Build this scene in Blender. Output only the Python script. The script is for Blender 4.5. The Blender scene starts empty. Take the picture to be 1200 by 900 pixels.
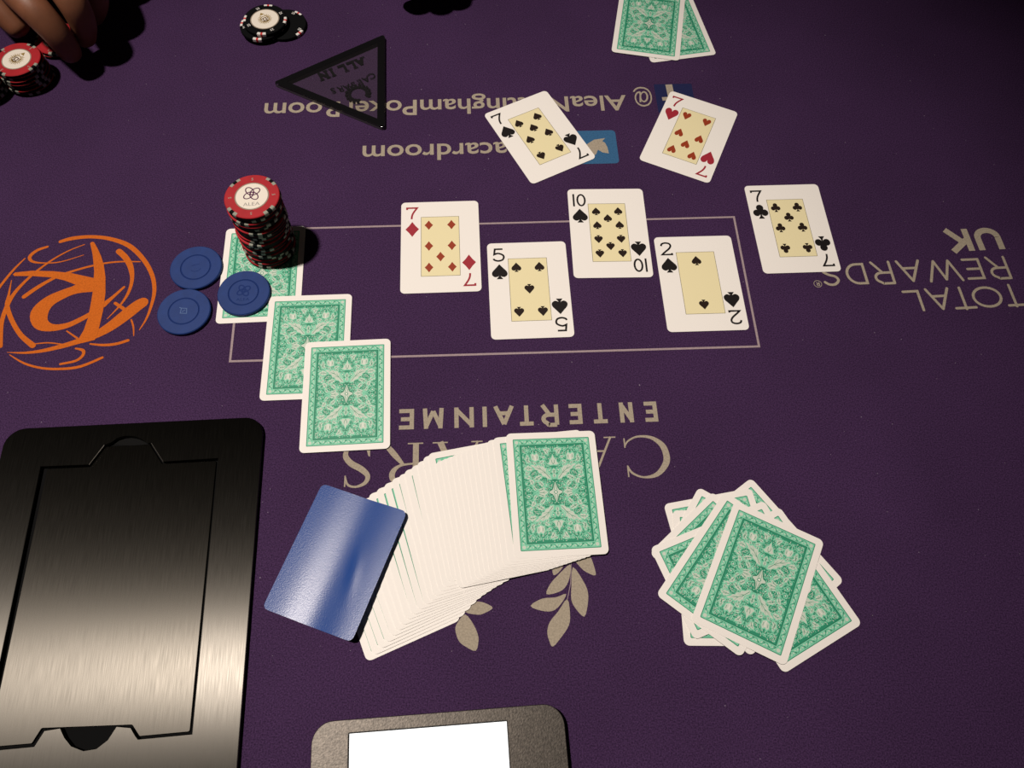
import bpy, bmesh, math, random
import numpy as np
from mathutils import Vector, Matrix
PI = math.pi
random.seed(7)
scene = bpy.context.scene
COL = scene.collection
TZ = 0.76                                   # height of the felt above the floor

# ------------------------------------------------------------------ camera
cam_data = bpy.data.cameras.new('camera')
cam_data.sensor_fit = 'HORIZONTAL'; cam_data.sensor_width = 36.0
cam_data.lens = 881.49 / 1200 * 36.0
cam_data.clip_start = 0.01
camera = bpy.data.objects.new('camera', cam_data); COL.objects.link(camera)
_r, _u, _f = Vector((0.9988, 0.04434, 0.02074)), Vector((-0.04895, 0.90473, 0.42317)), Vector((0, 0.42368, -0.90581))
camera.matrix_world = Matrix.Translation((0, 0, TZ + 0.50236)) @ Matrix((_r, _u, -_f)).transposed().to_4x4()
scene.camera = camera

# ------------------------------------------------------------------ world, lamps, exposure
world = bpy.data.worlds.new('world'); scene.world = world; world.use_nodes = True
world.node_tree.nodes['Background'].inputs[0].default_value = (1.0, 0.86, 0.74, 1)
world.node_tree.nodes['Background'].inputs[1].default_value = 0.014
def lamp(name, loc, target, power, size, angle=None, color=(1, 0.90, 0.815)):
    d = bpy.data.lights.new(name, 'SPOT'); d.energy = power; d.shadow_soft_size = size
    d.spot_size = angle; d.spot_blend = 1.0; d.color = color
    o = bpy.data.objects.new(name, d); COL.objects.link(o); o.location = (loc[0], loc[1], TZ + loc[2])
    o.rotation_euler = (Vector((target[0], target[1], TZ)) - o.location).to_track_quat('-Z', 'Y').to_euler()
    return o
lamp('ceiling_spotlight', (-1.30, 0.30, 4.2), (-0.14, 0.25), 940, 0.12, 0.352)
scene.view_settings.view_transform = 'Standard'; scene.view_settings.look = 'None'
scene.view_settings.gamma = 1; scene.view_settings.use_curve_mapping = False
scene.view_settings.exposure = 0.0

# ------------------------------------------------------------------ materials
def lin(r, g, b):
    f = lambda c: (c / 255 / 12.92) if c <= 10 else ((c / 255 + 0.055) / 1.055) ** 2.4
    return (f(r), f(g), f(b), 1)
def mat(name, color, rough=0.5, metal=0.0, spec=0.5, noise=None, bump=None, coat=0.0, sheen=0.0, **k):
    """color = linear RGBA; noise = (scale, amount) mottles the colour; bump = (scale, strength, distance)"""
    m = bpy.data.materials.new(name); m.use_nodes = True
    nt = m.node_tree; b = nt.nodes['Principled BSDF']
    b.inputs['Base Color'].default_value = color; b.inputs['Roughness'].default_value = rough
    b.inputs['Metallic'].default_value = metal; b.inputs['Specular IOR Level'].default_value = spec
    b.inputs['Coat Weight'].default_value = coat; b.inputs['Sheen Weight'].default_value = sheen
    tc = nt.nodes.new('ShaderNodeTexCoord')
    if noise:
        n = nt.nodes.new('ShaderNodeTexNoise'); n.inputs['Scale'].default_value = noise[0]; n.inputs['Detail'].default_value = 3
        nt.links.new(tc.outputs['Object'], n.inputs['Vector'])
        mr = nt.nodes.new('ShaderNodeMapRange'); mr.inputs[1].default_value = 0.3; mr.inputs[2].default_value = 0.7
        mr.inputs[3].default_value = 1 - noise[1]; mr.inputs[4].default_value = 1 + noise[1]
        nt.links.new(n.outputs['Fac'], mr.inputs[0])
        mx = nt.nodes.new('ShaderNodeVectorMath'); mx.operation = 'SCALE'; mx.inputs[0].default_value = color[:3]
        nt.links.new(mr.outputs[0], mx.inputs['Scale']); nt.links.new(mx.outputs[0], b.inputs['Base Color'])
    if bump:
        n = nt.nodes.new('ShaderNodeTexNoise'); n.inputs['Scale'].default_value = bump[0]; n.inputs['Detail'].default_value = 4
        nt.links.new(tc.outputs['Object'], n.inputs['Vector'])
        bp = nt.nodes.new('ShaderNodeBump'); bp.inputs['Strength'].default_value = bump[1]; bp.inputs['Distance'].default_value = bump[2]
        nt.links.new(n.outputs['Fac'], bp.inputs['Height']); nt.links.new(bp.outputs[0], b.inputs['Normal'])
    return m
def brushed(name, color, rough, aniso, scale=(1800, 60, 1), speck=0.0):
    """metal brushed along its own long (Y) axis"""
    m = mat(name, color, rough, 1.0)
    nt = m.node_tree; b = nt.nodes['Principled BSDF']
    tc = nt.nodes.new('ShaderNodeTexCoord'); mp = nt.nodes.new('ShaderNodeMapping')
    mp.inputs['Scale'].default_value = scale
    nt.links.new(tc.outputs['Object'], mp.inputs['Vector'])
    n = nt.nodes.new('ShaderNodeTexNoise'); n.inputs['Scale'].default_value = 1; n.inputs['Detail'].default_value = 5
    nt.links.new(mp.outputs[0], n.inputs['Vector'])
    mr = nt.nodes.new('ShaderNodeMapRange'); mr.inputs[1].default_value = 0.3; mr.inputs[2].default_value = 0.7
    mr.inputs[3].default_value = rough - 0.02; mr.inputs[4].default_value = rough + 0.03
    nt.links.new(n.outputs['Fac'], mr.inputs[0]); nt.links.new(mr.outputs[0], b.inputs['Roughness'])
    bp = nt.nodes.new('ShaderNodeBump'); bp.inputs['Strength'].default_value = 0.05; bp.inputs['Distance'].default_value = 0.0002
    nt.links.new(n.outputs['Fac'], bp.inputs['Height']); nt.links.new(bp.outputs[0], b.inputs['Normal'])
    b.inputs['Anisotropic'].default_value = aniso
    tg = nt.nodes.new('ShaderNodeTangent'); tg.direction_type = 'UV_MAP'; tg.uv_map = 'UVMap'
    nt.links.new(tg.outputs[0], b.inputs['Tangent'])
    return m

M = {}
def felt_material():
    m = mat('purple_felt', lin(70, 44, 86), 0.8, spec=0.10, sheen=0.0)
    nt = m.node_tree; b = nt.nodes['Principled BSDF']; tc = nt.nodes['Texture Coordinate']
    def noise(scale, detail):
        n = nt.nodes.new('ShaderNodeTexNoise'); n.inputs['Scale'].default_value = scale; n.inputs['Detail'].default_value = detail
        nt.links.new(tc.outputs['Object'], n.inputs['Vector']); return n
    fine, soft, lint = noise(1100, 2), noise(9, 3), noise(420, 1)
    cr = nt.nodes.new('ShaderNodeValToRGB')
    cr.color_ramp.elements[0].position = 0.28; cr.color_ramp.elements[0].color = FELT_DARK
    cr.color_ramp.elements[1].position = 0.72; cr.color_ramp.elements[1].color = FELT_LIGHT
    nt.links.new(fine.outputs['Fac'], cr.inputs[0])
    mr = nt.nodes.new('ShaderNodeMapRange'); mr.inputs[1].default_value = 0.3; mr.inputs[2].default_value = 0.7
    mr.inputs[3].default_value = 0.9; mr.inputs[4].default_value = 1.1
    nt.links.new(soft.outputs['Fac'], mr.inputs[0])
    sc = nt.nodes.new('ShaderNodeVectorMath'); sc.operation = 'SCALE'
    nt.links.new(cr.outputs[0], sc.inputs[0]); nt.links.new(mr.outputs[0], sc.inputs['Scale'])
    th = nt.nodes.new('ShaderNodeMapRange'); th.inputs[1].default_value = 0.785; th.inputs[2].default_value = 0.82
    th.inputs[3].default_value = 0; th.inputs[4].default_value = 0.5
    nt.links.new(lint.outputs['Fac'], th.inputs[0])
    mx = nt.nodes.new('ShaderNodeMix'); mx.data_type = 'RGBA'
    nt.links.new(th.outputs[0], mx.inputs[0]); nt.links.new(sc.outputs[0], mx.inputs[6]); mx.inputs[7].default_value = (0.35, 0.3, 0.36, 1)
    nt.links.new(mx.outputs[2], b.inputs['Base Color'])
    bp = nt.nodes.new('ShaderNodeBump'); bp.inputs['Strength'].default_value = 0.35; bp.inputs['Distance'].default_value = 0.0006
    nt.links.new(fine.outputs['Fac'], bp.inputs['Height']); nt.links.new(bp.outputs[0], b.inputs['Normal'])
    return m
FELT_DARK, FELT_LIGHT = (0.017, 0.006, 0.026, 1), (0.060, 0.027, 0.083, 1)
M['felt'] = felt_material()
M['felt_print'] = mat('beige_felt_print', (0.315, 0.268, 0.205, 1), 0.9, spec=0.15, noise=(900, 0.16), bump=(1100, 0.3, 0.0005))
M['felt_line'] = mat('pale_line_print', (0.30, 0.23, 0.24, 1), 0.9, spec=0.15, noise=(900, 0.15))
M['orange_print'] = mat('orange_felt_print', (0.47, 0.105, 0.010, 1), 0.9, spec=0.15, noise=(900, 0.15), bump=(1100, 0.3, 0.0005))
M['sky_print'] = mat('light_blue_print', (0.030, 0.100, 0.205, 1), 0.9, spec=0.15, noise=(900, 0.15))
M['navy_print'] = mat('dark_blue_print', (0.012, 0.015, 0.060, 1), 0.9, spec=0.15, noise=(900, 0.15))
M['card'] = mat('card_stock', (0.77, 0.735, 0.69, 1), 0.5, spec=0.3, bump=(2500, 0.06, 0.0002))
M['panel'] = mat('cream_panel', (0.72, 0.64, 0.385, 1), 0.5, spec=0.3)
M['panel_line'] = mat('olive_panel_outline', (0.15, 0.13, 0.07, 1), 0.5, spec=0.3)
M['ink_black'] = mat('black_ink', (0.010, 0.008, 0.008, 1), 0.5, spec=0.15)
M['ink_red'] = mat('crimson_ink', (0.30, 0.018, 0.032, 1), 0.5, spec=0.3)
M['pip_red'] = mat('rust_red_ink', (0.27, 0.035, 0.010, 1), 0.5, spec=0.3)
M['pip_black'] = mat('warm_black_ink', (0.018, 0.010, 0.007, 1), 0.5, spec=0.15)
M['back_green'] = mat('back_green', (0.018, 0.235, 0.128, 1), 0.5, spec=0.3)
M['back_dark'] = mat('back_dark_green', (0.008, 0.155, 0.082, 1), 0.5, spec=0.3)
M['back_mint'] = mat('back_mint', (0.19, 0.54, 0.36, 1), 0.5, spec=0.3)
M['back_pale'] = mat('back_pale_grey', (0.50, 0.57, 0.48, 1), 0.5, spec=0.3)
M['back_white'] = mat('back_white', (0.72, 0.72, 0.64, 1), 0.5, spec=0.3)
M['cut_card'] = mat('glossy_blue_plastic', (0.006, 0.045, 0.215, 1), 0.30, spec=0.42, bump=(1400, 0.30, 0.0003))
M['chip_red'] = mat('red_clay', (0.335, 0.011, 0.017, 1), 0.45, spec=0.35, noise=(160, 0.08))
M['chip_black'] = mat('black_clay', (0.003, 0.0033, 0.0036, 1), 0.6, spec=0.06)
M['chip_blue'] = mat('blue_clay', (0.008, 0.030, 0.140, 1), 0.6, spec=0.25, noise=(180, 0.08), bump=(900, 0.08, 0.0004))
M['chip_blue_groove'] = mat('blue_clay_groove', (0.006, 0.022, 0.115, 1), 0.7, spec=0.15)
M['chip_blue_pale'] = mat('worn_blue_clay', (0.06, 0.11, 0.25, 1), 0.6, spec=0.25)
M['chip_white'] = mat('white_clay', (0.66, 0.64, 0.60, 1), 0.5, spec=0.3)
M['chip_grey'] = mat('grey_green_clay', (0.26, 0.27, 0.22, 1), 0.5, spec=0.3)
M['chip_dot'] = mat('scarlet_clay', (0.5, 0.03, 0.03, 1), 0.5, spec=0.3)
M['inlay'] = mat('cream_inlay', (0.72, 0.66, 0.57, 1), 0.4, spec=0.4)
M['inlay_ring'] = mat('taupe_ring', (0.26, 0.21, 0.16, 1), 0.4, spec=0.4)
M['plum_ink'] = mat('plum_ink', (0.075, 0.012, 0.055, 1), 0.4, spec=0.3)
M['grey_ink'] = mat('grey_ink', (0.22, 0.20, 0.19, 1), 0.4, spec=0.3)
M['gold_ink'] = mat('gold_ink', (0.27, 0.18, 0.05, 1), 0.4, spec=0.4)
M['brown_ink'] = mat('brown_ink', (0.10, 0.055, 0.02, 1), 0.4, spec=0.4)
M['metal_plate'] = brushed('brushed_dark_metal', (0.036, 0.0335, 0.0295, 1), 0.315, 0.95)
M['metal_lid'] = brushed('brushed_dark_metal_lid', (0.030, 0.0277, 0.024, 1), 0.315, 0.95)
M['black_plastic_and_shade'] = mat('black_plastic_and_shade', (0.002, 0.002, 0.0022, 1), 0.75, spec=0.06)  # display housing plastic; on the shuffler tray its black paints shade
M['bezel'] = mat('speckled_taupe_metal', (0.043, 0.037, 0.031, 1), 0.40, metal=0.75, noise=(700, 0.35), bump=(900, 0.25, 0.0003))
M['notch_shade'] = mat('dark_notch_shade', (0.004, 0.004, 0.004, 1), 0.8, spec=0.08)  # near-black painted shade of the finger hole
M['leather'] = mat('black_leather', (0.016, 0.014, 0.015, 1), 0.45, bump=(300, 0.3, 0.001))
M['wood'] = mat('dark_wood', (0.06, 0.028, 0.014, 1), 0.4, noise=(8, 0.3))
M['carpet'] = mat('dark_carpet', (0.035, 0.02, 0.025, 1), 0.95, noise=(60, 0.4), bump=(400, 0.5, 0.004))
M['skin'] = mat('skin', (0.205, 0.080, 0.041, 1), 0.5, spec=0.35, noise=(90, 0.10), bump=(700, 0.15, 0.0006))
M['skin'].node_tree.nodes['Principled BSDF'].inputs['Subsurface Weight'].default_value = 0.08
M['skin'].node_tree.nodes['Principled BSDF'].inputs['Subsurface Radius'].default_value = (0.008, 0.003, 0.002)
M['nail'] = mat('fingernail', (0.42, 0.22, 0.15, 1), 0.3, spec=0.5)
M['sleeve'] = mat('black_cloth', (0.012, 0.012, 0.014, 1), 0.9, spec=0.1, bump=(500, 0.4, 0.001))
def emission(name, color, strength):
    m = bpy.data.materials.new(name); m.use_nodes = True; nt = m.node_tree
    b = nt.nodes['Principled BSDF']; b.inputs['Base Color'].default_value = (0.02, 0.02, 0.02, 1)
    b.inputs['Emission Color'].default_value = color; b.inputs['Emission Strength'].default_value = strength
    return m
M['screen'] = emission('lit_white_screen', (1, 0.99, 0.97, 1), 1.35)
def acrylic():
    m = bpy.data.materials.new('clear_acrylic'); m.use_nodes = True; nt = m.node_tree
    nt.nodes.remove(nt.nodes['Principled BSDF'])
    tr = nt.nodes.new('ShaderNodeBsdfTransparent'); tr.inputs[0].default_value = (0.93, 0.93, 0.92, 1)
    gl = nt.nodes.new('ShaderNodeBsdfGlossy'); gl.inputs['Roughness'].default_value = 0.12
    df = nt.nodes.new('ShaderNodeBsdfDiffuse'); df.inputs[0].default_value = (0.5, 0.45, 0.5, 1)
    fr = nt.nodes.new('ShaderNodeFresnel'); fr.inputs[0].default_value = 1.45
    m1 = nt.nodes.new('ShaderNodeMixShader'); m2 = nt.nodes.new('ShaderNodeMixShader'); m2.inputs[0].default_value = 0.012
    ge = nt.nodes.new('ShaderNodeNewGeometry'); sb = nt.nodes.new('ShaderNodeMath'); sb.operation = 'SUBTRACT'; sb.inputs[0].default_value = 1
    ml = nt.nodes.new('ShaderNodeMath'); ml.operation = 'MULTIPLY'; nt.links.new(ge.outputs['Backfacing'], sb.inputs[1])
    nt.links.new(sb.outputs[0], ml.inputs[0]); nt.links.new(fr.outputs[0], ml.inputs[1])
    nt.links.new(ml.outputs[0], m1.inputs[0]); nt.links.new(tr.outputs[0], m1.inputs[1]); nt.links.new(gl.outputs[0], m1.inputs[2])
    nt.links.new(m1.outputs[0], m2.inputs[1]); nt.links.new(df.outputs[0], m2.inputs[2])
    nt.links.new(m2.outputs[0], nt.nodes['Material Output'].inputs[0])
    return m
M['acrylic'] = acrylic()
M['acrylic_ink'] = mat('black_print_on_acrylic', (0.0022, 0.002, 0.0026, 1), 0.6, spec=0.06)

# ------------------------------------------------------------------ mesh helpers
class MB:
    """collects flat or solid pieces, with a material per face, and links them as ONE mesh object"""
    def __init__(s): s.v, s.f, s.m, s.mats, s.smooth, s.dz, s.step = [], [], [], [], False, 0.0, 1.5e-6
    def mi(s, name):
        if name not in s.mats: s.mats.append(name)
        return s.mats.index(name)
    def poly(s, pts, z, m):
        s.dz += s.step; z += s.dz           # every printed piece lies a hair above the one before it
        n = len(s.v); s.v += [(p[0], p[1], z) for p in pts]
        area = sum(pts[i][0] * pts[(i + 1) % len(pts)][1] - pts[(i + 1) % len(pts)][0] * pts[i][1] for i in range(len(pts)))
        idx = list(range(n, n + len(pts)))
        s.f.append(idx if area > 0 else idx[::-1]); s.m.append(s.mi(m))
    def ribbon(s, pts, w, z, m, closed=False, cap=False):
        """flat stroke along pts; w = one width or one per point"""
        P = [Vector((p[0], p[1])) for p in pts]; N = len(P)
        ws = [w] * N if isinstance(w, (int, float)) else list(w)
        z0 = z; s.dz += s.step; z += s.dz; n = len(s.v); k = s.mi(m)
        for i in range(N):
            a = P[i - 1] if (i > 0 or closed) else P[i]; b = P[(i + 1) % N] if (i < N - 1 or closed) else P[i]
            d1 = (P[i] - a); d2 = (b - P[i])
            d1 = d1.normalized() if d1.length > 1e-12 else None; d2 = d2.normalized() if d2.length > 1e-12 else None
            if d1 is None: d1 = d2
            if d2 is None: d2 = d1
            t = d1 + d2
            t = t.normalized() if t.length > 1e-6 else d1
            nrm = Vector((-t.y, t.x)); c = max(0.45, nrm.dot(Vector((-d1.y, d1.x))))
            h = ws[i] / 2 / c
            s.v += [(P[i].x + nrm.x * h, P[i].y + nrm.y * h, z), (P[i].x - nrm.x * h, P[i].y - nrm.y * h, z)]
        for i in range(N if closed else N - 1):
            j = (i + 1) % N
            s.f.append([n + 2 * i + 1, n + 2 * j + 1, n + 2 * j, n + 2 * i]); s.m.append(k)
        if cap:
            for i in (0, N - 1): s.disc(P[i].x, P[i].y, ws[i] / 2, z0, m, 10)
    def disc(s, x, y, r, z, m, n=16, ry=None):
        ry = ry or r
        s.poly([(x + r * math.cos(2 * PI * i / n), y + ry * math.sin(2 * PI * i / n)) for i in range(n)], z, m)
    def prism(s, outer, z0, z1, m, mtop=None, ch=0.0):
        """solid with a (convex-ish) outline and a chamfered top edge"""
        n = len(outer); b = len(s.v); k = s.mi(m)
        area = sum(outer[i][0] * outer[(i + 1) % n][1] - outer[(i + 1) % n][0] * outer[i][1] for i in range(n))
        if area < 0: outer = outer[::-1]
        cx = sum(p[0] for p in outer) / n; cy = sum(p[1] for p in outer) / n
        rings = [(0, z0), (0, z1 - ch)] + ([(ch, z1)] if ch else [])
        for ins, z in rings:
            for p in outer:
                l = math.hypot(p[0] - cx, p[1] - cy); f = 1 - ins / l
                s.v.append((cx + (p[0] - cx) * f, cy + (p[1] - cy) * f, z))
        for r_ in range(len(rings) - 1):
            for i in range(n):
                j = (i + 1) % n
                s.f.append([b + r_ * n + i, b + r_ * n + j, b + (r_ + 1) * n + j, b + (r_ + 1) * n + i]); s.m.append(k)
        s.f.append([b + i for i in range(n)][::-1]); s.m.append(k)
        s.f.append([b + (len(rings) - 1) * n + i for i in range(n)]); s.m.append(s.mi(mtop or m))
    def mesh(s, name):
        me = bpy.data.meshes.new(name); me.from_pydata(s.v, [], s.f)
        for n in s.mats: me.materials.append(M[n])
        me.polygons.foreach_set('material_index', s.m)
        if s.smooth: me.polygons.foreach_set('use_smooth', [True] * len(s.f))
        me.update(); return me
    def build(s, name, parent=None): return link(name, s.mesh(name), parent)
def link(name, me, parent=None, loc=(0, 0, 0), rot=(0, 0, 0)):
    o = bpy.data.objects.new(name, me); COL.objects.link(o)
    o.location = loc; o.rotation_euler = rot
    if parent: o.parent = parent
    return o
def empty(name, loc, rz=0):
    o = link(name, None, None, loc, (0, 0, rz)); o.empty_display_size = 0.02; return o
def tag(o, label=None, cat=None, group=None, kind=None):
    for k, v in (('label', label), ('category', cat), ('group', group), ('kind', kind)):
        if v: o[k] = v
    return o
def rounded(w, h, r, n=5, cx=0, cy=0):
    pts = []
    for sx, sy, a in ((1, 1, 0), (-1, 1, 90), (-1, -1, 180), (1, -1, 270)):
        for i in range(n + 1):
            t = math.radians(a + 90 * i / n)
            pts.append((cx + sx * (w / 2 - r) + r * math.cos(t), cy + sy * (h / 2 - r) + r * math.sin(t)))
    return pts
def round_poly(pts, radii, n=6):
    """rounds the corners of a polygon"""
    out = []; N = len(pts)
    for i in range(N):
        p = Vector(pts[i]); a = (Vector(pts[i - 1]) - p).normalized(); b = (Vector(pts[(i + 1) % N]) - p).normalized()
        r = radii[i] if isinstance(radii, (list, tuple)) else radii
        if r <= 0: out.append(tuple(p)); continue
        ang = a.angle(b); t = r / math.tan(ang / 2)
        p0, p1 = p + a * t, p + b * t; c = p + (a + b).normalized() * (r / math.sin(ang / 2))
        a0 = math.atan2(p0.y - c.y, p0.x - c.x); a1 = math.atan2(p1.y - c.y, p1.x - c.x)
        d = (a1 - a0 + PI) % (2 * PI) - PI
        for k in range(n + 1):
            q = a0 + d * k / n; out.append((c.x + r * math.cos(q), c.y + r * math.sin(q)))
    return out
def smooth_pts(pts, n=6, closed=False):
    """Catmull-Rom through points of any dimension"""
    P = [np.array(p, float) for p in pts]; N = len(P); out = []
    for i in range(N if closed else N - 1):
        if closed: p0, p1, p2, p3 = P[i - 1], P[i], P[(i + 1) % N], P[(i + 2) % N]
        else: p0, p1, p2, p3 = P[max(i - 1, 0)], P[i], P[i + 1], P[min(i + 2, N - 1)]
        for k in range(n):
            t = k / n
            out.append(0.5 * ((2 * p1) + (p2 - p0) * t + (2 * p0 - 5 * p1 + 4 * p2 - p3) * t * t + (3 * p1 - p0 - 3 * p2 + p3) * t ** 3))
    if not closed: out.append(P[-1])
    return [tuple(p) for p in out]
def extrude_shape(name, outer, holes, z0, z1, material, bevel=0.0, parent=None, loc=(0, 0, 0), rz=0, uv=False):
    """flat plate with holes, extruded, edges bevelled"""
    cu = bpy.data.curves.new(name, 'CURVE'); cu.dimensions = '2D'; cu.fill_mode = 'BOTH'
    for pts in [outer] + holes:
        sp = cu.splines.new('POLY'); sp.points.add(len(pts) - 1); sp.use_cyclic_u = True
        for p, q in zip(sp.points, pts): p.co = (q[0], q[1], 0, 1)
    cu.extrude = (z1 - z0) / 2 - bevel; cu.bevel_depth = bevel; cu.bevel_resolution = 1; cu.offset = -bevel
    tmp = bpy.data.objects.new('tmp', cu); COL.objects.link(tmp)
    me = bpy.data.meshes.new_from_object(tmp.evaluated_get(bpy.context.evaluated_depsgraph_get()))
    bpy.data.objects.remove(tmp); bpy.data.curves.remove(cu)
    me.transform(Matrix.Translation((0, 0, (z0 + z1) / 2))); me.name = name
    me.materials.clear(); me.materials.append(M[material])
    me.polygons.foreach_set('use_smooth', [False] * len(me.polygons))
    if uv:
        while me.uv_layers: me.uv_layers.remove(me.uv_layers[0])
        ul = me.uv_layers.new(name='UVMap')
        for lp in me.loops:
            c = me.vertices[lp.vertex_index].co; ul.data[lp.index].uv = (c.x * 3, c.y * 3)
    return link(name, me, parent, loc, (0, 0, rz))
_glyphs = {}
def text_mesh(body, offset=0.0, spacing=1.0):
    """lettering in Blender's built-in typeface as a mesh; returns (points, faces), baseline at y = 0"""
    key = (body, offset, spacing)
    if key not in _glyphs:
        cu = bpy.data.curves.new('text', 'FONT'); cu.body = body; cu.size = 1; cu.offset = offset
        cu.space_character = spacing; cu.resolution_u = 4
        tmp = bpy.data.objects.new('tmp', cu); COL.objects.link(tmp)
        me = bpy.data.meshes.new_from_object(tmp.evaluated_get(bpy.context.evaluated_depsgraph_get()))
        _glyphs[key] = ([tuple(v.co) for v in me.vertices], [list(p.vertices) for p in me.polygons])
        bpy.data.objects.remove(tmp); bpy.data.curves.remove(cu); bpy.data.meshes.remove(me)
    return _glyphs[key]
def add_text(mb, body, origin, angle, cap, width, z, m, offset=0.0, center=False):
    V, F = text_mesh(body, offset)
    x0 = min(v[0] for v in V); x1 = max(v[0] for v in V); capu = 0.729
    sy = cap / capu; sx = sy if width is None else width / (x1 - x0)
    ca, sa = math.cos(angle), math.sin(angle); n = len(mb.v); k = mb.mi(m)
    off = -(x0 + x1) / 2 if center else -x0
    for v in V:
        x = (v[0] + off) * sx; y = (v[1] - (capu / 2 if center else 0)) * sy
        mb.v.append((origin[0] + ca * x - sa * y, origin[1] + sa * x + ca * y, z))
    for f in F: mb.f.append([n + i for i in f]); mb.m.append(k)
def arc(cx, cy, rx, ry, a0, a1, n=14):
    return [(cx + rx * math.cos(math.radians(a0 + (a1 - a0) * i / n)), cy + ry * math.sin(math.radians(a0 + (a1 - a0) * i / n))) for i in range(n + 1)]

# stroke letters, in a unit box
GLYPH = {
 'E': [[(1, 1), (0, 1), (0, 0), (1, 0)], [(0, .5), (.86, .5)]],
 'N': [[(0, 0), (0, 1)], [(.02, .97), (.98, .03)], [(1, 0), (1, 1)]],
 'T': [[(0, 1), (1, 1)], [(.5, 1), (.5, 0)]],
 'R': [[(0, 0), (0, 1)], [(0, 1), (.6, 1)] + arc(.6, .75, .36, .25, 90, -90, 8) + [(0, .5)], [(.5, .5), (1, 0)]],
 'A': [[(0, 0), (.5, .99)], [(.5, .99), (1, 0)], [(.18, .32), (.82, .32)]],
 'I': [[(.5, 0), (.5, 1)]],
 'M': [[(0, 0), (.08, 1)], [(.08, .98), (.5, .06)], [(.5, .06), (.92, .98)], [(.92, 1), (1, 0)]],
 'L': [[(0, 1), (0, 0), (1, 0)]],
 'O': [arc(.5, .5, .5, .5, 90, 450, 28)[:-1]],
 'W': [[(0, 1), (.27, .01)], [(.27, .01), (.5, .99)], [(.5, .99), (.73, .01)], [(.73, .01), (1, 1)]],
 'D': [[(0, 0), (0, 1), (.4, 1)] + arc(.4, .5, .6, .5, 90, -90, 14) + [(0, 0)]],
 'S': [smooth_pts([(.95, .86), (.7, .99), (.35, .99), (.08, .80), (.2, .6), (.55, .5), (.88, .34), (.9, .13), (.6, 0), (.25, .01), (0, .16)], 4)],
 'K': [[(0, 0), (0, 1)], [(.95, 1), (.08, .5)], [(.3, .62), (1, 0)]],
 'U': [[(0, 1), (0, .42)] + arc(.5, .42, .5, .42, 180, 360, 12) + [(1, 1)]],
 '7': [[(0, .84), (0, 1), (1, 1)] + smooth_pts([(1, 1), (.66, .6), (.5, .3), (.46, 0)], 4)[1:]],
 '5': [[(.92, 1), (.16, 1), (.08, .55)] + smooth_pts([(.08, .55), (.45, .64), (.9, .5), (1, .3), (.85, .08), (.45, 0), (.1, .08), (0, .2)], 4)[1:]],
 '2': [smooth_pts([(.02, .74), (.14, .93), (.5, 1.0), (.86, .92), (.95, .72), (.75, .48), (.3, .2), (.02, .0)], 4) + [(1, 0), (1, .12)]],
 '1': [[(.5, 0), (.5, 1)]],
 '0': [arc(.5, .5, .5, .5, 90, 450, 24)[:-1]],
}
def stroke_letter(mb, ch, origin, angle, u0, u1, cap, w, z, m, cap_round=False):
    ca, sa = math.cos(angle), math.sin(angle); ww = u1 - u0
    for st in GLYPH[ch]:
        pts = []
        for x, y in st:
            X = u0 + w / 2 + x * (ww - w); Y = w / 2 + y * (cap - w)
            # open ends reach the box
            if ch in 'NTRAIMWKU1' and y in (0, 1) and not (ch == 'T' and y == 1 and x != .5) and not (ch == 'U' and y == 0): Y = y * cap
            pts.append((origin[0] + ca * X - sa * Y, origin[1] + sa * X + ca * Y))
        closed = ch in 'O0' or (ch == 'D')
        if closed and ch == 'D': pts = pts[:-1]
        mb.ribbon(pts, w, z, m, closed=closed, cap=cap_round)

# ------------------------------------------------------------------ setting
fl = MB(); fl.poly([(-4, -3.5), (4, -3.5), (4, 4), (-4, 4)], 0, 'carpet')
tag(fl.build('floor'), kind='structure')

# ------------------------------------------------------------------ the poker table
ROT = math.radians(5.25)
table = tag(empty('poker_table', (0, 0, TZ)), 'large poker table covered in dark purple felt with printed lettering and logos', 'table')
def stadium(w, h, n=24):
    r = h / 2; c = w / 2 - r; out = []
    for a in range(n + 1):
        t = -PI / 2 + PI * a / n; out.append((c + r * math.cos(t), r * math.sin(t)))
    for a in range(n + 1):
        t = PI / 2 + PI * a / n; out.append((-c + r * math.cos(t), r * math.sin(t)))
    return out
def on_table(pts):
    c, s = math.cos(ROT), math.sin(ROT)
    return [(-0.02 + c * x - s * y, 0.40 + s * x + c * y) for x, y in pts]
mb = MB(); mb.prism(on_table(stadium(2.7, 1.34)), -0.04, 0, 'felt'); mb.build('felt', table)
mb = MB()
ring = stadium(2.74, 1.38); n = len(ring); k = mb.mi('leather')
for i in range(n):
    px, py = ring[i]; L_ = math.hypot(px, py); d = Vector((px, py)) - Vector((max(-0.68, min(0.68, px)), 0)); d.normalize()
    for j in range(12):
        t = 2 * PI * j / 12; q = on_table([(px + d.x * 0.065 * math.cos(t), py + d.y * 0.065 * math.cos(t))])[0]
        mb.v.append((q[0], q[1], 0.012 + 0.034 * math.sin(t)))
for i in range(n):
    for j in range(12):
        a, b = i * 12 + j, i * 12 + (j + 1) % 12; c, d_ = ((i + 1) % n) * 12 + j, ((i + 1) % n) * 12 + (j + 1) % 12
        mb.f.append([a, c, d_, b]); mb.m.append(k)
mb.smooth = True; mb.build('padded_rail', table)
mb = MB(); mb.prism(on_table(stadium(2.6, 1.24)), -0.12, -0.04, 'wood'); mb.build('apron', table)
for sx in (-0.62, 0.62):
    mb = MB(); mb.prism(on_table([(sx + x, y) for x, y in rounded(0.34, 0.5, 0.05)]), -0.70, -0.12, 'wood')
    mb.prism(on_table([(sx + x, y) for x, y in rounded(0.5, 0.72, 0.08)]), -TZ, -0.70, 'wood', ch=0.01)
    mb.build('leg', table)
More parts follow.
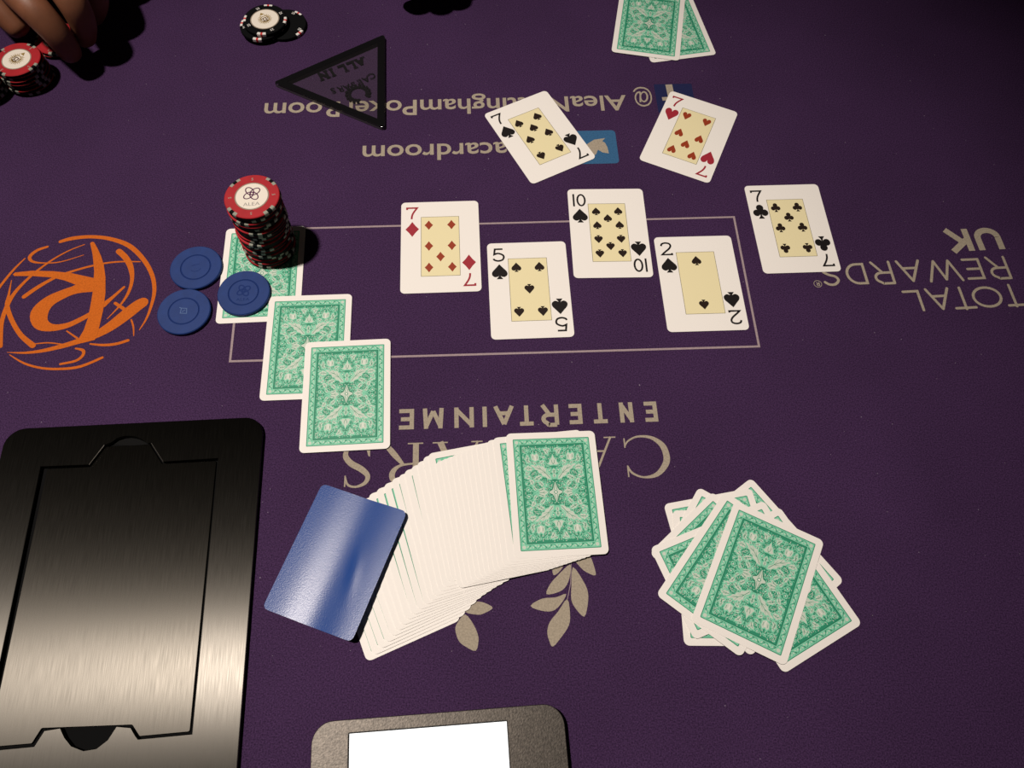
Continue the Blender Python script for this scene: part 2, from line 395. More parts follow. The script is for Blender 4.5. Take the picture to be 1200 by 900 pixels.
Z1, Z2 = 0.00012, 0.00020                  # print lies on the nap of the felt
# the betting-box outline
mb = MB(); mb.ribbon([(-0.22233,0.3605),(0.17689,0.39745),(0.18631,0.27662),(-0.20959,0.24216)], 0.0017, Z1, 'felt_line', closed=True)
mb.build('printed_border', table)
def word(name, spec, w, z=Z1, m='felt_print', rnd=False):
    o, ang, cap, letters = spec
    mb = MB()
    for ch, a, b in letters: stroke_letter(mb, ch, o, ang, a, b, cap, w, z, m, rnd)
    return mb.build(name, table)
word('printed_word', ((0.10583,0.22653),-3.05485,0.01584,(('E',-6e-05,0.01083),('N',0.01763,0.02755),('T',0.03521,0.04837),('E',0.05494,0.06588),('R',0.072,0.0851),('T',0.08884,0.10184),('A',0.10408,0.11923),('I',0.12351,0.12747),('N',0.13336,0.1474),('M',0.15499,0.1701),('E',0.17638,0.18856),('N',0.19439,0.20789),('T',0.21402,0.22625))), 0.0031)
word('printed_word', ((0.39078,0.34331),-3.02329,0.01965,(('T',-0.00813,0.006),('O',0.00777,0.03206),('T',0.03066,0.04891),('A',0.04856,0.0685),('L',0.07317,0.08712))), 0.0022, rnd=True)
word('printed_word', ((0.39367,0.37046),-3.0334,0.0202,(('R',-0.00108,0.01576),('E',0.02077,0.03577),('W',0.03862,0.06709),('A',0.07014,0.09027),('R',0.09473,0.11146),('D',0.11661,0.13315),('S',0.13843,0.15351))), 0.0022, rnd=True)
word('printed_word', ((0.38798,0.39936),-3.01978,0.02189,(('U',-0.00735,0.01467),('K',0.01833,0.0399))), 0.0052)
mb = MB(); rc = (0.2386,0.33573)
mb.ribbon(arc(rc[0], rc[1], 0.0031, 0.0031, 0, 360, 20)[:-1], 0.00045, Z1, 'felt_print', closed=True)
stroke_letter(mb, 'R', (rc[0] + 0.0013, rc[1] + 0.0017), ROT + PI, 0, 0.0026, 0.0033, 0.0006, Z1, 'felt_print')
mb.build('printed_mark', table)
# serif word above it
SERIF = {  # strokes: points with widths, and serif bars, in cap heights
 'C': (1.0, [smooth_pts([(.95, .72, .04), (.86, .88, .05), (.62, .985, .045), (.32, .93, .10), (.10, .70, .14), (.055, .48, .145), (.13, .23, .13), (.36, .05, .075), (.66, .02, .045), (.88, .12, .04), (.97, .25, .03)], 4)], [((.95, .70), (.95, .97), .03), ((.965, .05), (.965, .28), .03)]),
 'A': (1.06, [[(.10, 0, .045), (.52, 1.0, .05)], [(.50, 1.02, .12), (.90, 0, .135)], [(.24, .34, .04), (.74, .34, .04)]], [((0, .015), (.24, .015), .03), ((.74, .015), (1.06, .015), .03)]),
 'E': (.80, [[(.16, 0, .13), (.16, 1, .13)], [(.1, .98, .04), (.72, .98, .04)], [(.16, .52, .04), (.58, .52, .04)], [(.1, .02, .04), (.76, .02, .04)]], [((0, .015), (.3, .015), .03), ((0, .985), (.3, .985), .03), ((.71, .8), (.71, 1), .03), ((.58, .42), (.58, .62), .03), ((.77, 0), (.77, .22), .03)]),
 'S': (.66, [smooth_pts([(.56, .75, .03), (.50, .93, .05), (.32, .985, .05), (.12, .90, .085), (.07, .74, .11), (.22, .58, .14), (.45, .44, .14), (.58, .26, .12), (.52, .09, .08), (.30, .01, .05), (.12, .08, .05), (.06, .27, .03)], 4)], [((.565, .72), (.565, .98), .03), ((.05, .02), (.05, .29), .03)]),
 'R': (.98, [[(.16, 0, .13), (.16, 1, .13)], smooth_pts([(.16, .98, .04), (.42, .97, .05), (.64, .86, .11), (.66, .68, .12), (.50, .53, .06), (.2, .49, .04)], 4), smooth_pts([(.44, .5, .07), (.62, .28, .13), (.80, .07, .11), (1.0, .0, .03)], 4)], [((0, .015), (.34, .015), .03), ((0, .985), (.3, .985), .03)]),
}
def serif_letter(mb, ch, o, ang, u0, u1, cap):
    W_, strokes, bars = SERIF[ch]; ca, sa = math.cos(ang), math.sin(ang); sx = (u1 - u0) / W_
    f = lambda p: (o[0] + ca * (u0 + p[0] * sx) - sa * p[1] * cap, o[1] + sa * (u0 + p[0] * sx) + ca * p[1] * cap)
    for st in strokes: mb.ribbon([f(p) for p in st], [p[2] * (sx + cap) / 2 for p in st], Z1, 'felt_print')
    for a, b, w in bars: mb.ribbon([f(a), f(b)], w * cap, Z1, 'felt_print')
mb = MB(); o_, ang_, cap_, lets_ = ((0.09656,0.19927),-3.05568,0.0315,(('C',-0.01574,0.01601),('A',0.02093,0.05835),('E',0.06324,0.08522),('S',0.09131,0.10895),('A',0.11593,0.15136),('R',0.158,0.18932),('S',0.19412,0.21481)))
for ch, a, b in lets_: serif_letter(mb, ch, o_, ang_, a, b, cap_)
mb.build('printed_word', table)
# the two rows of rounded lettering
def felt_text(body, start, end, cap, offset=0.012):
    d = Vector(end) - Vector(start); mb = MB()
    add_text(mb, body, start, math.atan2(d.y, d.x), cap, d.length, Z1, 'felt_print', offset)
    return mb.build('printed_word', table)
CAP1 = 0.0186
felt_text('@', (0.11249,0.53461), (0.09618,0.53249), CAP1, 0.0)
felt_text('AleaNottinghamPokerRoom', (0.08952,0.52758), (-0.23046,0.49681), CAP1)
felt_text('acardroom', (-0.01507,0.46602), (-0.13836,0.45368), CAP1)
felt_text('@ale', (0.0475,0.4733), (-0.01323,0.46624), CAP1)
# picture badges
def badge(cx, cy, s, m, r=0.0035):
    mb = MB(); c, sn = math.cos(ROT), math.sin(ROT)
    mb.poly([(cx + c * x - sn * y, cy + sn * x + c * y) for x, y in rounded(s, s, r)], Z1, m); return mb
b0, b1 = ((0.07931,0.48569),(0.08284,0.44864))
s_ = (Vector(b0) - Vector(b1)).length; mid_ = (Vector(b0) + Vector(b1)) / 2
mb = badge(mid_.x - s_ / 2 * math.cos(ROT), mid_.y - s_ / 2 * math.sin(ROT), s_, 'sky_print')
mb.poly(((0.05028,0.46452),(0.05509,0.4683),(0.061,0.47356),(0.0707,0.47587),(0.06809,0.47234),(0.07045,0.47081),(0.07255,0.46594),(0.07376,0.45884),(0.06844,0.4596),(0.0644,0.46238),(0.06256,0.45703),(0.0599,0.45522),(0.05458,0.45447),(0.05032,0.45626)), Z2, 'felt_print')
mb.build('printed_bird_badge', table)
b0, b1 = ((0.11549,0.54269),(0.14991,0.54604))
s_ = (Vector(b0) - Vector(b1)).length; mid_ = (Vector(b0) + Vector(b1)) / 2
mb = badge(mid_.x + s_ / 2 * math.sin(ROT), mid_.y - s_ / 2 * math.cos(ROT), s_, 'navy_print', 0.001)
mb.ribbon(((0.12917,0.54337),(0.13041,0.53329),(0.13133,0.52406),(0.133,0.51705),(0.13733,0.51512)), 0.0062, Z2, 'felt_print')
mb.ribbon(((0.1226,0.52528),(0.13682,0.52726)), 0.0042, Z2, 'felt_print')
mb.build('printed_letter_badge', table)
# orange globe of brush strokes round a letter a
mb = MB()
for st in [((-0.36491,0.34057,0.00286),(-0.35633,0.3442,0.00345),(-0.34282,0.34657,0.00316),(-0.32707,0.34563,0.00344),(-0.31011,0.33993,0.00399),(-0.29546,0.32772,0.00365),(-0.28488,0.31325,0.00331),(-0.27968,0.29878,0.00299),(-0.27897,0.28436,0.00214),(-0.27999,0.27365,0.00158),(-0.28261,0.26469,0.00065)),((-0.32485,0.30058,0.00874),(-0.33892,0.29742,0.00763),(-0.34863,0.29235,0.00841),(-0.35753,0.28491,0.0105),(-0.36129,0.27514,0.01332),(-0.35725,0.26608,0.01081),(-0.34839,0.26295,0.0063),(-0.33812,0.2652,0.00473),(-0.32989,0.27042,0.00423),(-0.32194,0.27694,0.00399)),((-0.37444,0.24058,0.00038),(-0.36198,0.24086,0.00179),(-0.34955,0.24317,0.00282),(-0.33653,0.24768,0.00387),(-0.32588,0.25236,0.00466),(-0.31533,0.25774,0.00598),(-0.30545,0.26592,0.00813),(-0.29617,0.27698,0.00982),(-0.28968,0.28518,0.00964),(-0.2862,0.28854,0.00887)),((-0.31654,0.33414,0.00481),(-0.30966,0.32841,0.00478),(-0.30376,0.3204,0.00446),(-0.29965,0.30941,0.00303),(-0.2991,0.29766,0.00244),(-0.30222,0.2859,0.00161),(-0.30913,0.27272,0.00053)),((-0.30385,0.30149,0.00191),(-0.31003,0.29195,0.0027),(-0.31541,0.28444,0.00456)),((-0.30678,0.28679,0.00242),(-0.29437,0.27949,0.00293)),((-0.29085,0.27304,0.00132),(-0.28768,0.26691,0.00131),(-0.2855,0.25941,0.00065)),((-0.37352,0.33509,0.00199),(-0.38061,0.33113,0.00255),(-0.38435,0.32479,0.00282),(-0.38044,0.32046,0.00196),(-0.37074,0.31981,0.00112),(-0.35865,0.32173,0.00098),(-0.34298,0.32905,0.00056)),((-0.34516,0.33894,0.00071),(-0.35654,0.33178,0.00113),(-0.36839,0.32041,0.00168),(-0.3789,0.30557,0.00221),(-0.38553,0.29125,0.00299),(-0.38743,0.2782,0.00348),(-0.38645,0.26416,0.00317),(-0.38076,0.24523,0.00284)),((-0.38761,0.32307,0.00099),(-0.39334,0.31143,0.00195),(-0.39839,0.29634,0.00219),(-0.39966,0.28899,0.00217)),((-0.39147,0.30262,0.00055),(-0.38932,0.28958,0.0019),(-0.38729,0.27963,0.00349),(-0.37959,0.26734,0.00344),(-0.36906,0.25544,0.00365),(-0.35741,0.2472,0.00439)),((-0.37722,0.28854,0.00352),(-0.36903,0.29803,0.00328),(-0.35817,0.30751,0.00248),(-0.34403,0.31505,0.00195),(-0.32807,0.32125,0.00168),(-0.31368,0.32437,0.0014),(-0.2974,0.32532,0.00098)),((-0.33618,0.26072,0.00105),(-0.32666,0.25505,0.00156)),((-0.35664,0.2486,0.0009),(-0.34688,0.2501,0.00103),(-0.33583,0.24935,0.00103)),((-0.31581,0.25087,0.00129),(-0.30607,0.25045,0.00206),(-0.29683,0.25192,0.00232),(-0.2887,0.25538,0.00233)),((-0.32539,0.24653,0.00129),(-0.31962,0.24523,0.00231),(-0.31848,0.24125,0.0023),(-0.32243,0.23634,0.00203),(-0.33278,0.23311,0.00177)),((-0.37203,0.2387,0.00064),(-0.35926,0.23233,0.00152),(-0.34521,0.22912,0.00177),(-0.33103,0.22924,0.00202),(-0.3176,0.23196,0.00227),(-0.3038,0.24004,0.00204))]:
    sp = smooth_pts(st, 4)
    mb.ribbon([p[:2] for p in sp], [max(p[2], 0.0003) for p in sp], Z1, 'orange_print', cap=True)
mb.poly(((-0.34109,0.34042),(-0.33996,0.34189),(-0.33831,0.34152),(-0.33413,0.33619),(-0.32914,0.32879),(-0.32475,0.32069),(-0.32047,0.30969),(-0.31651,0.29521),(-0.31406,0.27951),(-0.31284,0.26272),(-0.3132,0.25443),(-0.32193,0.25121),(-0.32547,0.25512),(-0.32384,0.26211),(-0.32362,0.27331),(-0.32512,0.28604),(-0.32674,0.29754),(-0.33078,0.31507),(-0.33621,0.32991)), Z1 + 0.00001, 'orange_print')
mb.poly(((-0.3922,0.30791),(-0.39092,0.30978),(-0.37846,0.31214),(-0.36223,0.31264),(-0.34813,0.31181),(-0.32687,0.30784),(-0.32372,0.29654),(-0.33606,0.29613),(-0.34442,0.29916),(-0.34132,0.30139),(-0.35109,0.30481),(-0.36173,0.30686),(-0.37694,0.30731),(-0.39049,0.30653)), Z1 + 0.00002, 'orange_print')
mb.build('printed_globe_logo', table)
# laurel sprays
for leaf in [((0.0445,0.10501),(0.03654,0.09753),(0.03142,0.09138),(0.02919,0.08493),(0.03638,0.08636),(0.04117,0.08965),(0.04408,0.09605)),((0.04626,0.10322),(0.05309,0.09463),(0.05626,0.08746),(0.05612,0.07949),(0.05393,0.0719),(0.04874,0.07628),(0.04551,0.08187),(0.04542,0.09059)),((0.04212,0.08569),(0.03532,0.08319),(0.02645,0.0819),(0.01905,0.07701),(0.02592,0.07434),(0.03328,0.07447),(0.03837,0.07865)),((0.04276,0.08246),(0.03697,0.07429),(0.03182,0.06767),(0.03029,0.0613),(0.03173,0.05582),(0.03412,0.05263),(0.03958,0.05895),(0.04407,0.06614),(0.04472,0.07324)),((0.04542,0.11147),(0.05155,0.1031),(0.05646,0.09983),(0.06135,0.09873),(0.06024,0.10465),(0.05797,0.11057),(0.05377,0.11492)),((0.04204,0.10828),(0.03787,0.10807),(0.03303,0.1037),(0.03354,0.09739),(0.038,0.10058)),((-0.02305,0.07127),(-0.01842,0.07631),(-0.01521,0.07808),(-0.01017,0.07724),(-0.00537,0.07457),(-0.01036,0.07113),(-0.01469,0.06986)),((-0.02293,0.06968),(-0.02747,0.06418),(-0.02846,0.05994),(-0.02579,0.05331),(-0.02099,0.04993),(-0.01469,0.04776),(-0.01331,0.05337),(-0.0139,0.05749),(-0.01703,0.06362))]:
    lb = MB(); lb.poly(smooth_pts(leaf, 3, True), Z1, 'felt_print'); lb.build('printed_leaf', table)
mb = MB(); mb.ribbon(((0.04487,0.12682),(0.04516,0.10692),(0.04487,0.09277),(0.04291,0.08247)), 0.0004, Z1 - 0.00005, 'felt_line'); mb.build('printed_stem', table)

# ------------------------------------------------------------------ playing cards
CW, CL, CT = 0.0634, 0.0880, 0.00028
mb = MB(); mb.prism(rounded(CW, CL, 0.0036, 5), 0, CT, 'card'); card_mesh = mb.mesh('playing_card')
PZ = CT + 0.000015

def back_print():
    mm = 0.001; mb = MB(); mb.step = 0; lv = [0]; z = [PZ + 0.000012 * i for i in range(7)]
    HW, HL = CW / 2 - 0.0046, CL / 2 - 0.0046
    iw, il = HW - 0.0050, HL - 0.0050
    mb.poly(rounded(2 * HW, 2 * HL, 0.0006, 3), z[0], 'back_green')
    mb.poly(rounded(2 * HW - 0.0011, 2 * HL - 0.0011, 0.0003, 2), z[1], 'back_mint')
    mb.poly(rounded(2 * iw + 0.0012, 2 * il + 0.0012, 0.0003, 2), z[2], 'back_dark')
    mb.poly(rounded(2 * iw + 0.0002, 2 * il + 0.0002, 0.0002, 2), z[3], 'back_green')
    # running scroll in the border band
    mid_w, mid_l = (HW + iw) / 2, (HL + il) / 2 
    def band(x, y, a, s):
        ca, sa = math.cos(a), math.sin(a)
        f = lambda p: (x + (ca * p[0] - sa * p[1]) * mm, y + (sa * p[0] + ca * p[1]) * mm)
        mb.ribbon([f(p) for p in smooth_pts([(-1.7, -1.3 * s), (-0.6, -1.0 * s), (0.4, 0.4 * s), (1.7, 1.3 * s)], 3)], 0.00032, z[3], 'back_green')
        mb.ribbon([f(p) for p in smooth_pts([(-.2, .9 * s), (.5, 1.3 * s), (1.1, .8 * s), (.7, .2 * s), (.2, .5 * s)], 3)], 0.00030, z[3], 'back_green')
        mb.poly([f(p) for p in [(-1.5, -.1 * s), (-.9, .6 * s), (-.2, .9 * s), (-.3, .1 * s), (-.9, -.3 * s)]], z[2] + 0.000004, 'back_pale')
        mb.poly([f(p) for p in [(.3, -.9 * s), (1.0, -.3 * s), (1.6, .1 * s), (1.4, -.7 * s), (.9, -1.1 * s)]], z[2] + 0.000004, 'back_pale')
    n_l, n_w = 20, 13
    for i in range(n_l):
        y = -HL + 0.004 + (2 * HL - 0.008) * (i + .5) / n_l
        for sx in (-1, 1): band(sx * mid_w, y, PI / 2, sx * (1 if i % 2 else -1))
    for i in range(n_w):
        x = -HW + 0.004 + (2 * HW - 0.008) * (i + .5) / n_w
        for sy in (-1, 1): band(x, sy * mid_l, 0, sy * (1 if i % 2 else -1))
    for sx in (-1, 1):
        for sy in (-1, 1): mb.disc(sx * mid_w, sy * mid_l, 0.0013, z[2] + 0.000004, 'back_pale', 8)
    # quadrant ornaments, mirrored four ways
    lv_on = [0]; signs = [(1, 1), (-1, 1), (1, -1), (-1, -1)]
    def P4(pts, zz, m):
        lv[0] += 1; zz += lv[0] * 1.2e-7 * lv_on[0]
        for q, (sx, sy) in enumerate(signs): mb.poly([(p[0] * sx * mm, p[1] * sy * mm) for p in pts], zz + q * 2e-7 * lv_on[0], m)
    def R4(pts, w, zz, m):
        lv[0] += 1; zz += lv[0] * 1.2e-7 * lv_on[0]
        for i, (sx, sy) in enumerate(signs): mb.ribbon([(p[0] * sx * mm, p[1] * sy * mm) for p in pts], [q * mm for q in w] if isinstance(w, list) else w * mm, zz + i * 2e-7 * lv_on[0], m)
    def leaf(x, y, a, ln, wd, lobes=3, bend=0.0, vein=True, m='back_pale', lvl=0):
        a = math.radians(a); n = 6 * max(lobes, 2); L_, R_ = [], []
        for i in range(n + 1):
            t = i / n; h = wd * math.sin(PI * min(1, t ** 0.75)) * (0.68 + 0.32 * abs(math.sin(lobes * PI * t)) if lobes > 1 else 1)
            cx = t * ln; cy = bend * ln * math.sin(PI * t)
            L_.append((cx + h * .25, cy + h)); R_.append((cx + h * .25, cy - h))
        f = lambda p, k=1.0: (x + math.cos(a) * p[0] - math.sin(a) * p[1], y + math.sin(a) * p[0] + math.cos(a) * p[1])
        out = [f(p) for p in L_ + R_[::-1]]
        cx = sum(p[0] for p in out) / len(out); cy = sum(p[1] for p in out) / len(out)
        s = 1 + 0.55 / max(wd, .8) 
        z0 = z[3] + 0.000003 + lvl * 0.000008
        P4([(cx + (p[0] - cx) * s, cy + (p[1] - cy) * s) for p in out], z0, 'back_mint')
        P4(out, z0 + 0.000003, m)
        if vein:
            R4([f((t * ln, bend * ln * math.sin(PI * t))) for t in (0.05, .3, .55, .85)], [.38, .34, .28, .12], z0 + 0.000006, 'back_green')
            for t in ((.3, .55) if lobes > 2 else (.42,)):
                for sd in (1, -1):
                    c0 = (t * ln, bend * ln * math.sin(PI * t)); R4([f(c0), f((c0[0] + .22 * ln, c0[1] + sd * wd * .55))], [.26, .1], z0 + 0.000006, 'back_green')
    def curl(x, y, r, a0, turns, hand=1, w=.62, tail=None):
        pts = []; n = int(14 * turns)
        for i in range(n + 1):
            t = i / n; rr = r * (1 - .78 * t); a = math.radians(a0) + hand * 2 * PI * turns * t
            pts.append((x + rr * math.cos(a), y + rr * math.sin(a)))
        if tail: pts = smooth_pts(tail + [pts[0]], 4)[:-1] + pts
        R4(pts, w, z[4], 'back_mint'); mb_last = pts[-1]
        P4([(mb_last[0] + w * .62 * math.cos(q), mb_last[1] + w * .62 * math.sin(q)) for q in np.linspace(0, 2 * PI, 7)[:-1]], z[4] + 0.000003, 'back_white')
    # small foliage filling the ground
    rf = random.Random(11)
    for i in range(19):
        for j in range(30):
            x = (i + rf.uniform(.2, .8)) * 21.6 / 19; y = (j + rf.uniform(.2, .8)) * 34 / 30
            a = rf.uniform(0, PI); l_ = rf.uniform(.45, .85); w_ = rf.uniform(.16, .30); bd = rf.uniform(-.35, .35)
            ca, sa = math.cos(a), math.sin(a)
            if x + l_ > 21.8 or y + l_ > 34.1 or x < l_ * .9 or y < l_ * .9: continue
            P4([(x + ca * p - sa * q, y + sa * p + ca * q) for p, q in ((-l_, 0), (-.3 * l_, -w_ + bd), (.45 * l_, -w_ * .8 + bd), (l_, 0), (.45 * l_, w_ + bd), (-.3 * l_, w_ + bd))], z[3] + 0.0000008 * (1 + i % 2 + 2 * (j % 2)), 'back_mint' if rf.random() < .5 else 'back_pale')
    lv_on[0] = 1; lv[0] = 0
    # centre: star and rosette
    P4([(0, 0), (0, 7.2), (.9, 5.2), (1.6, 2.6), (2.3, 1.5), (4.2, .6), (4.6, 0)], z[4], 'back_pale')
    R4([(.9, 6.6), (1.7, 3.4), (2.6, 1.9), (4.4, 1.1)], [.3, .7, .6, .3], z[5], 'back_dark')
    R4([(.35, 6.2), (.75, 3.2), (1.1, 1.5)], .28, z[5], 'back_green')
    mb.disc(0, 0, 0.0013, z[5], 'back_green', 12); mb.disc(0, 0, 0.0008, z[6], 'back_white', 10)
    # side lotus
    leaf(11.5, 0.0, 180, 6.2, 2.0, 1, .0); leaf(12.2, 1.2, 150, 6.0, 1.15, 2, .12); leaf(13.0, 1.5, 60, 4.4, 1.0, 2, -.1)
    curl(18.6, 2.8, 2.0, 200, 1.25, 1, .65, [(12.5, .5), (15, .3)])
    curl(19.4, 7.0, 1.5, 250, 1.2, 1, .55, [(15.0, 3.6), (17, 5.0)])
    leaf(15.2, 5.6, 62, 4.6, 1.5, 2, .1); leaf(16.4, 10.6, 20, 4.6, 1.5, 2, .0); leaf(14.0, 9.0, 150, 3.6, 1.2, 2)
    # big acanthus running diagonally
    leaf(2.6, 9.4, 38, 17.2, 3.0, 5, .10, lvl=1)
    leaf(8.8, 11.8, -38, 6.0, 1.7, 3, .1); leaf(8.0, 17.4, 92, 4.6, 1.3, 2, .1)
    leaf(14.6, 17.0, 2, 6.2, 2.0, 3, .1, lvl=1); leaf(17.2, 15.0, -40, 4.0, 1.2, 2)
    # volutes beside the axis
    curl(3.3, 15.4, 2.2, 300, 1.5, 1, .75, [(.5, 9.2), (1.6, 11.2), (3.4, 12.6)])
    leaf(0, 10.2, 90, 3.4, 1.1, 1); leaf(.2, 13.2, 90, 3.6, 1.1, 2)
    R4([(0, 8.2), (1.5, 8.8), (2.8, 8.1)], .5, z[5], 'back_dark')
    # palmette on the axis
    P4([(0, 19.2), (2.2, 18.8), (4.6, 20.2), (3.3, 21.6), (2.6, 23.6), (1.2, 25.0), (0, 28.2)], z[3] + 0.000008, 'back_mint')
    P4([(0, 19.9), (2.0, 19.6), (3.6, 20.4), (2.7, 21.5), (2.0, 23.3), (.8, 24.6), (0, 27.2)], z[3] + 0.000012, 'back_pale')
    R4([(.0, 20), (.9, 21.6), (1.0, 23.4)], .3, z[5], 'back_green')
    curl(6.6, 22.4, 1.8, 220, 1.3, 1, .6, [(3.2, 18.2), (5.0, 19.2)])
    # bud and leaves of the corner
    P4([(9.6, 23.0), (12.4, 22.0), (15.2, 23.6), (15.8, 27.0), (14.4, 29.4), (12.6, 28.2), (11.0, 29.6), (9.2, 26.6)], z[3] + 0.000008, 'back_mint')
    P4([(10.2, 23.6), (12.4, 22.7), (14.6, 24.0), (15.1, 26.9), (14.2, 28.4), (12.6, 27.2), (11.0, 28.6), (9.9, 26.4)], z[3] + 0.000012, 'back_pale')
    R4([(12.5, 22.9), (12.2, 25.2), (12.6, 27.0)], .42, z[5], 'back_white'); R4([(11.0, 24.4), (10.9, 26.6)], .3, z[5], 'back_green'); R4([(13.9, 24.6), (14.1, 26.8)], .3, z[5], 'back_green')
    leaf(16.0, 21.4, 60, 5.2, 1.2, 2, -.15); leaf(18.4, 22.0, 95, 5.6, 1.1, 3, .1)
    curl(18.2, 30.6, 1.7, 260, 1.3, -1, .6, [(20.4, 25.0), (20.6, 28.0)])
    curl(13.4, 31.6, 1.3, 330, 1.2, 1, .5, [(16.4, 29.4), (15.2, 30.4)])
    curl(8.4, 31.2, 1.6, 300, 1.3, 1, .55, [(8.2, 25.0), (7.6, 27.6), (8.6, 29.6)])
    leaf(3.4, 27.4, 55, 5.4, 1.4, 2, .1); leaf(1.4, 30.4, 30, 4.0, 1.0, 2); leaf(5.2, 25.0, 20, 3.6, 1.0, 2)
    curl(4.0, 32.4, 1.0, 180, 1.1, 1, .45); curl(20.2, 19.6, 1.2, 120, 1.2, 1, .5); curl(6.0, 5.6, 1.6, 60, 1.3, -1, .6, [(2.4, 2.6), (4.6, 3.6)])
    leaf(8.0, 4.4, 40, 5.4, 1.4, 3, .1); curl(11.4, 8.2, 1.1, 10, 1.2, 1, .5); leaf(19.0, 12.0, 85, 4.0, .9, 2); leaf(12.2, 19.8, 60, 3.0, .9, 2)
    leaf(9.6, 20.6, 150, 4.2, 1.1, 2, -.1); curl(20.6, 32.6, .9, 90, 1.1, 1, .4); curl(20.0, 16.6, .9, 0, 1.1, -1, .4)
    return mb.mesh('back_print')
back_mesh = back_print()

def suit(mb, kind, x, y, h, z, m, flip=False):
    s = -1 if flip else 1
    f = lambda pts: [(x + s * px * h * 0.92, y + s * py * h) for px, py in pts]
    heart = smooth_pts([(0, -.5), (-.22, -.2), (-.42, .08), (-.44, .32), (-.28, .48), (-.08, .42), (0, .24)], 4)
    hp = heart + [(-px, py) for px, py in heart[::-1]][1:-1]
    stem = [(-.2, -.5), (-.07, -.32), (-.03, -.1), (.03, -.1), (.07, -.32), (.2, -.5)]
    if kind == 'heart': mb.poly(f(hp), z, m)
    elif kind == 'diamond': mb.poly(f([(0, .52), (-.2, .24), (-.42, 0), (-.2, -.24), (0, -.52), (.2, -.24), (.42, 0), (.2, .24)]), z, m)
    elif kind == 'spade':
        mb.poly(f([(px * 1.04, .06 - py * .86) for px, py in hp]), z, m); mb.poly(f([(a, b * .98) for a, b in stem]), z + 0.000004, m)
    else:
        for k, (cx, cy) in enumerate(((0, .27), (-.25, -.08), (.25, -.08))):
            mb.poly(f([(cx + .235 * math.cos(t), cy + .235 * math.sin(t)) for t in np.linspace(0, 2 * PI, 15)[:-1]]), z + 0.000003 * k, m)
        mb.poly(f([(a, b) for a, b in stem]), z + 0.00001, m)
        mb.poly(f([(-.1, -.1), (.1, -.1), (.1, .15), (-.1, .15)]), z + 0.000012, m)

PIPS = {  # (x, y, upside down) in units of column and row
 '2': [(0, 20.5, 0), (0, -20.5, 1)],
 '5': [(-9.2, 20.5, 0), (9.2, 20.5, 0), (0, 0, 0), (-9.2, -20.5, 1), (9.2, -20.5, 1)],
 '7': [(-9.2, 20.5, 0), (9.2, 20.5, 0), (0, 10.5, 0), (-9.2, 0, 0), (9.2, 0, 0), (-9.2, -20.5, 1), (9.2, -20.5, 1)],
 '10': [(-9.2, 21, 0), (9.2, 21, 0), (0, 14, 0), (-9.2, 7, 0), (9.2, 7, 0), (-9.2, -7, 1), (9.2, -7, 1), (0, -14, 1), (-9.2, -21, 1), (9.2, -21, 1)],
}
def face_card(rank, kind, pose, rz180, label):
    x, y, z, t = pose
    card = link('playing_card', card_mesh, None, (x, y, TZ + z), (0, 0, t + (PI if rz180 else 0)))
    tag(card, label, 'playing card', 'face-up cards on the felt')
    red = kind in ('heart', 'diamond'); ink = 'ink_red' if red else 'ink_black'; pink = 'pip_red' if red else 'pip_black'
    mb = MB(); mb.poly(rounded(0.0311, 0.0577, 0.0002, 1), PZ, 'panel_line'); mb.poly(rounded(0.0304, 0.0570, 0.0002, 1), PZ + 0.00001, 'panel'); panel = mb.build('panel', card)
    ph = 0.0090 if rank != '10' else 0.0080
    for px, py, up in PIPS[rank]:
        mb = MB(); suit(mb, kind, px * .001, py * .001, ph, PZ + 0.00003, pink, bool(up)); mb.build('pip', panel)
    for s in (1, -1):
        a = 0 if s > 0 else PI; mb = MB(); w = 0.00155; top = CL / 2 - 0.0050; capm = 0.0128
        o = lambda X, Y: (s * X, s * Y)
        if rank == '10':
            stroke_letter(mb, '1', o(-CW / 2 + 0.0036, top - capm), a, 0, 0.0022, capm, w, PZ, ink)
            stroke_letter(mb, '0', o(-CW / 2 + 0.0070, top - capm), a, 0, 0.0078, capm, w, PZ, ink)
        else:
            stroke_letter(mb, rank, o(-CW / 2 + 0.0040, top - capm), a, 0, 0.0098, capm, w, PZ, ink)
        mb.build('index', card)
        mb = MB(); q = o(-CW / 2 + 0.0091, CL / 2 - 0.0272); suit(mb, kind, q[0], q[1], 0.0143, PZ, ink, s < 0); mb.build('corner_suit', card)
    return card
F = 0.0003
face_card('7', 'diamond', (-0.06292,0.35414,0.0003,0.09586), True, 'seven of diamonds face up, leftmost in the row of face-up cards')
face_card('5', 'spade', (0.01001,0.31762,0.0003,0.09669), True, 'five of spades face up between the seven of diamonds and ten of spades')
face_card('10', 'spade', (0.0731,0.37574,0.0003,0.07338), False, 'ten of spades face up on the purple felt')
face_card('2', 'spade', (0.14473,0.33149,0.0003,0.08949), False, 'two of spades face up inside the corner of the printed box')
face_card('7', 'club', (0.22351,0.3893,0.0003,0.09365), False, 'seven of clubs face up, rightmost of the face-up cards')
face_card('7', 'spade', (0.01304,0.47463,0.0003,0.54048), False, 'seven of spades face up, tilted over the light blue bird badge')
face_card('7', 'heart', (0.14461,0.48323,0.0003,-0.36432), True, 'seven of hearts face up, tilted over the dark blue letter badge')
def back_card(pose, label, group, ry=0):
    x, y, z, t = pose[:4]
    card = link('playing_card', card_mesh, None, (x, y, TZ + z), (0, ry, t))
    tag(card, label, 'playing card', group)
    link('back_print', back_mesh, card)
    return card
g = 'green-backed cards staggered at left'
back_card((-0.20009,0.31995,0.0003,0.10754), 'green-backed card lying under the tall chip stack', g)
back_card((-0.15456,0.25799,0.0008,0.09565), 'middle green-backed card of the three staggered at left', g)
p3 = (-0.11987,0.21987,0.0013,0.10829)
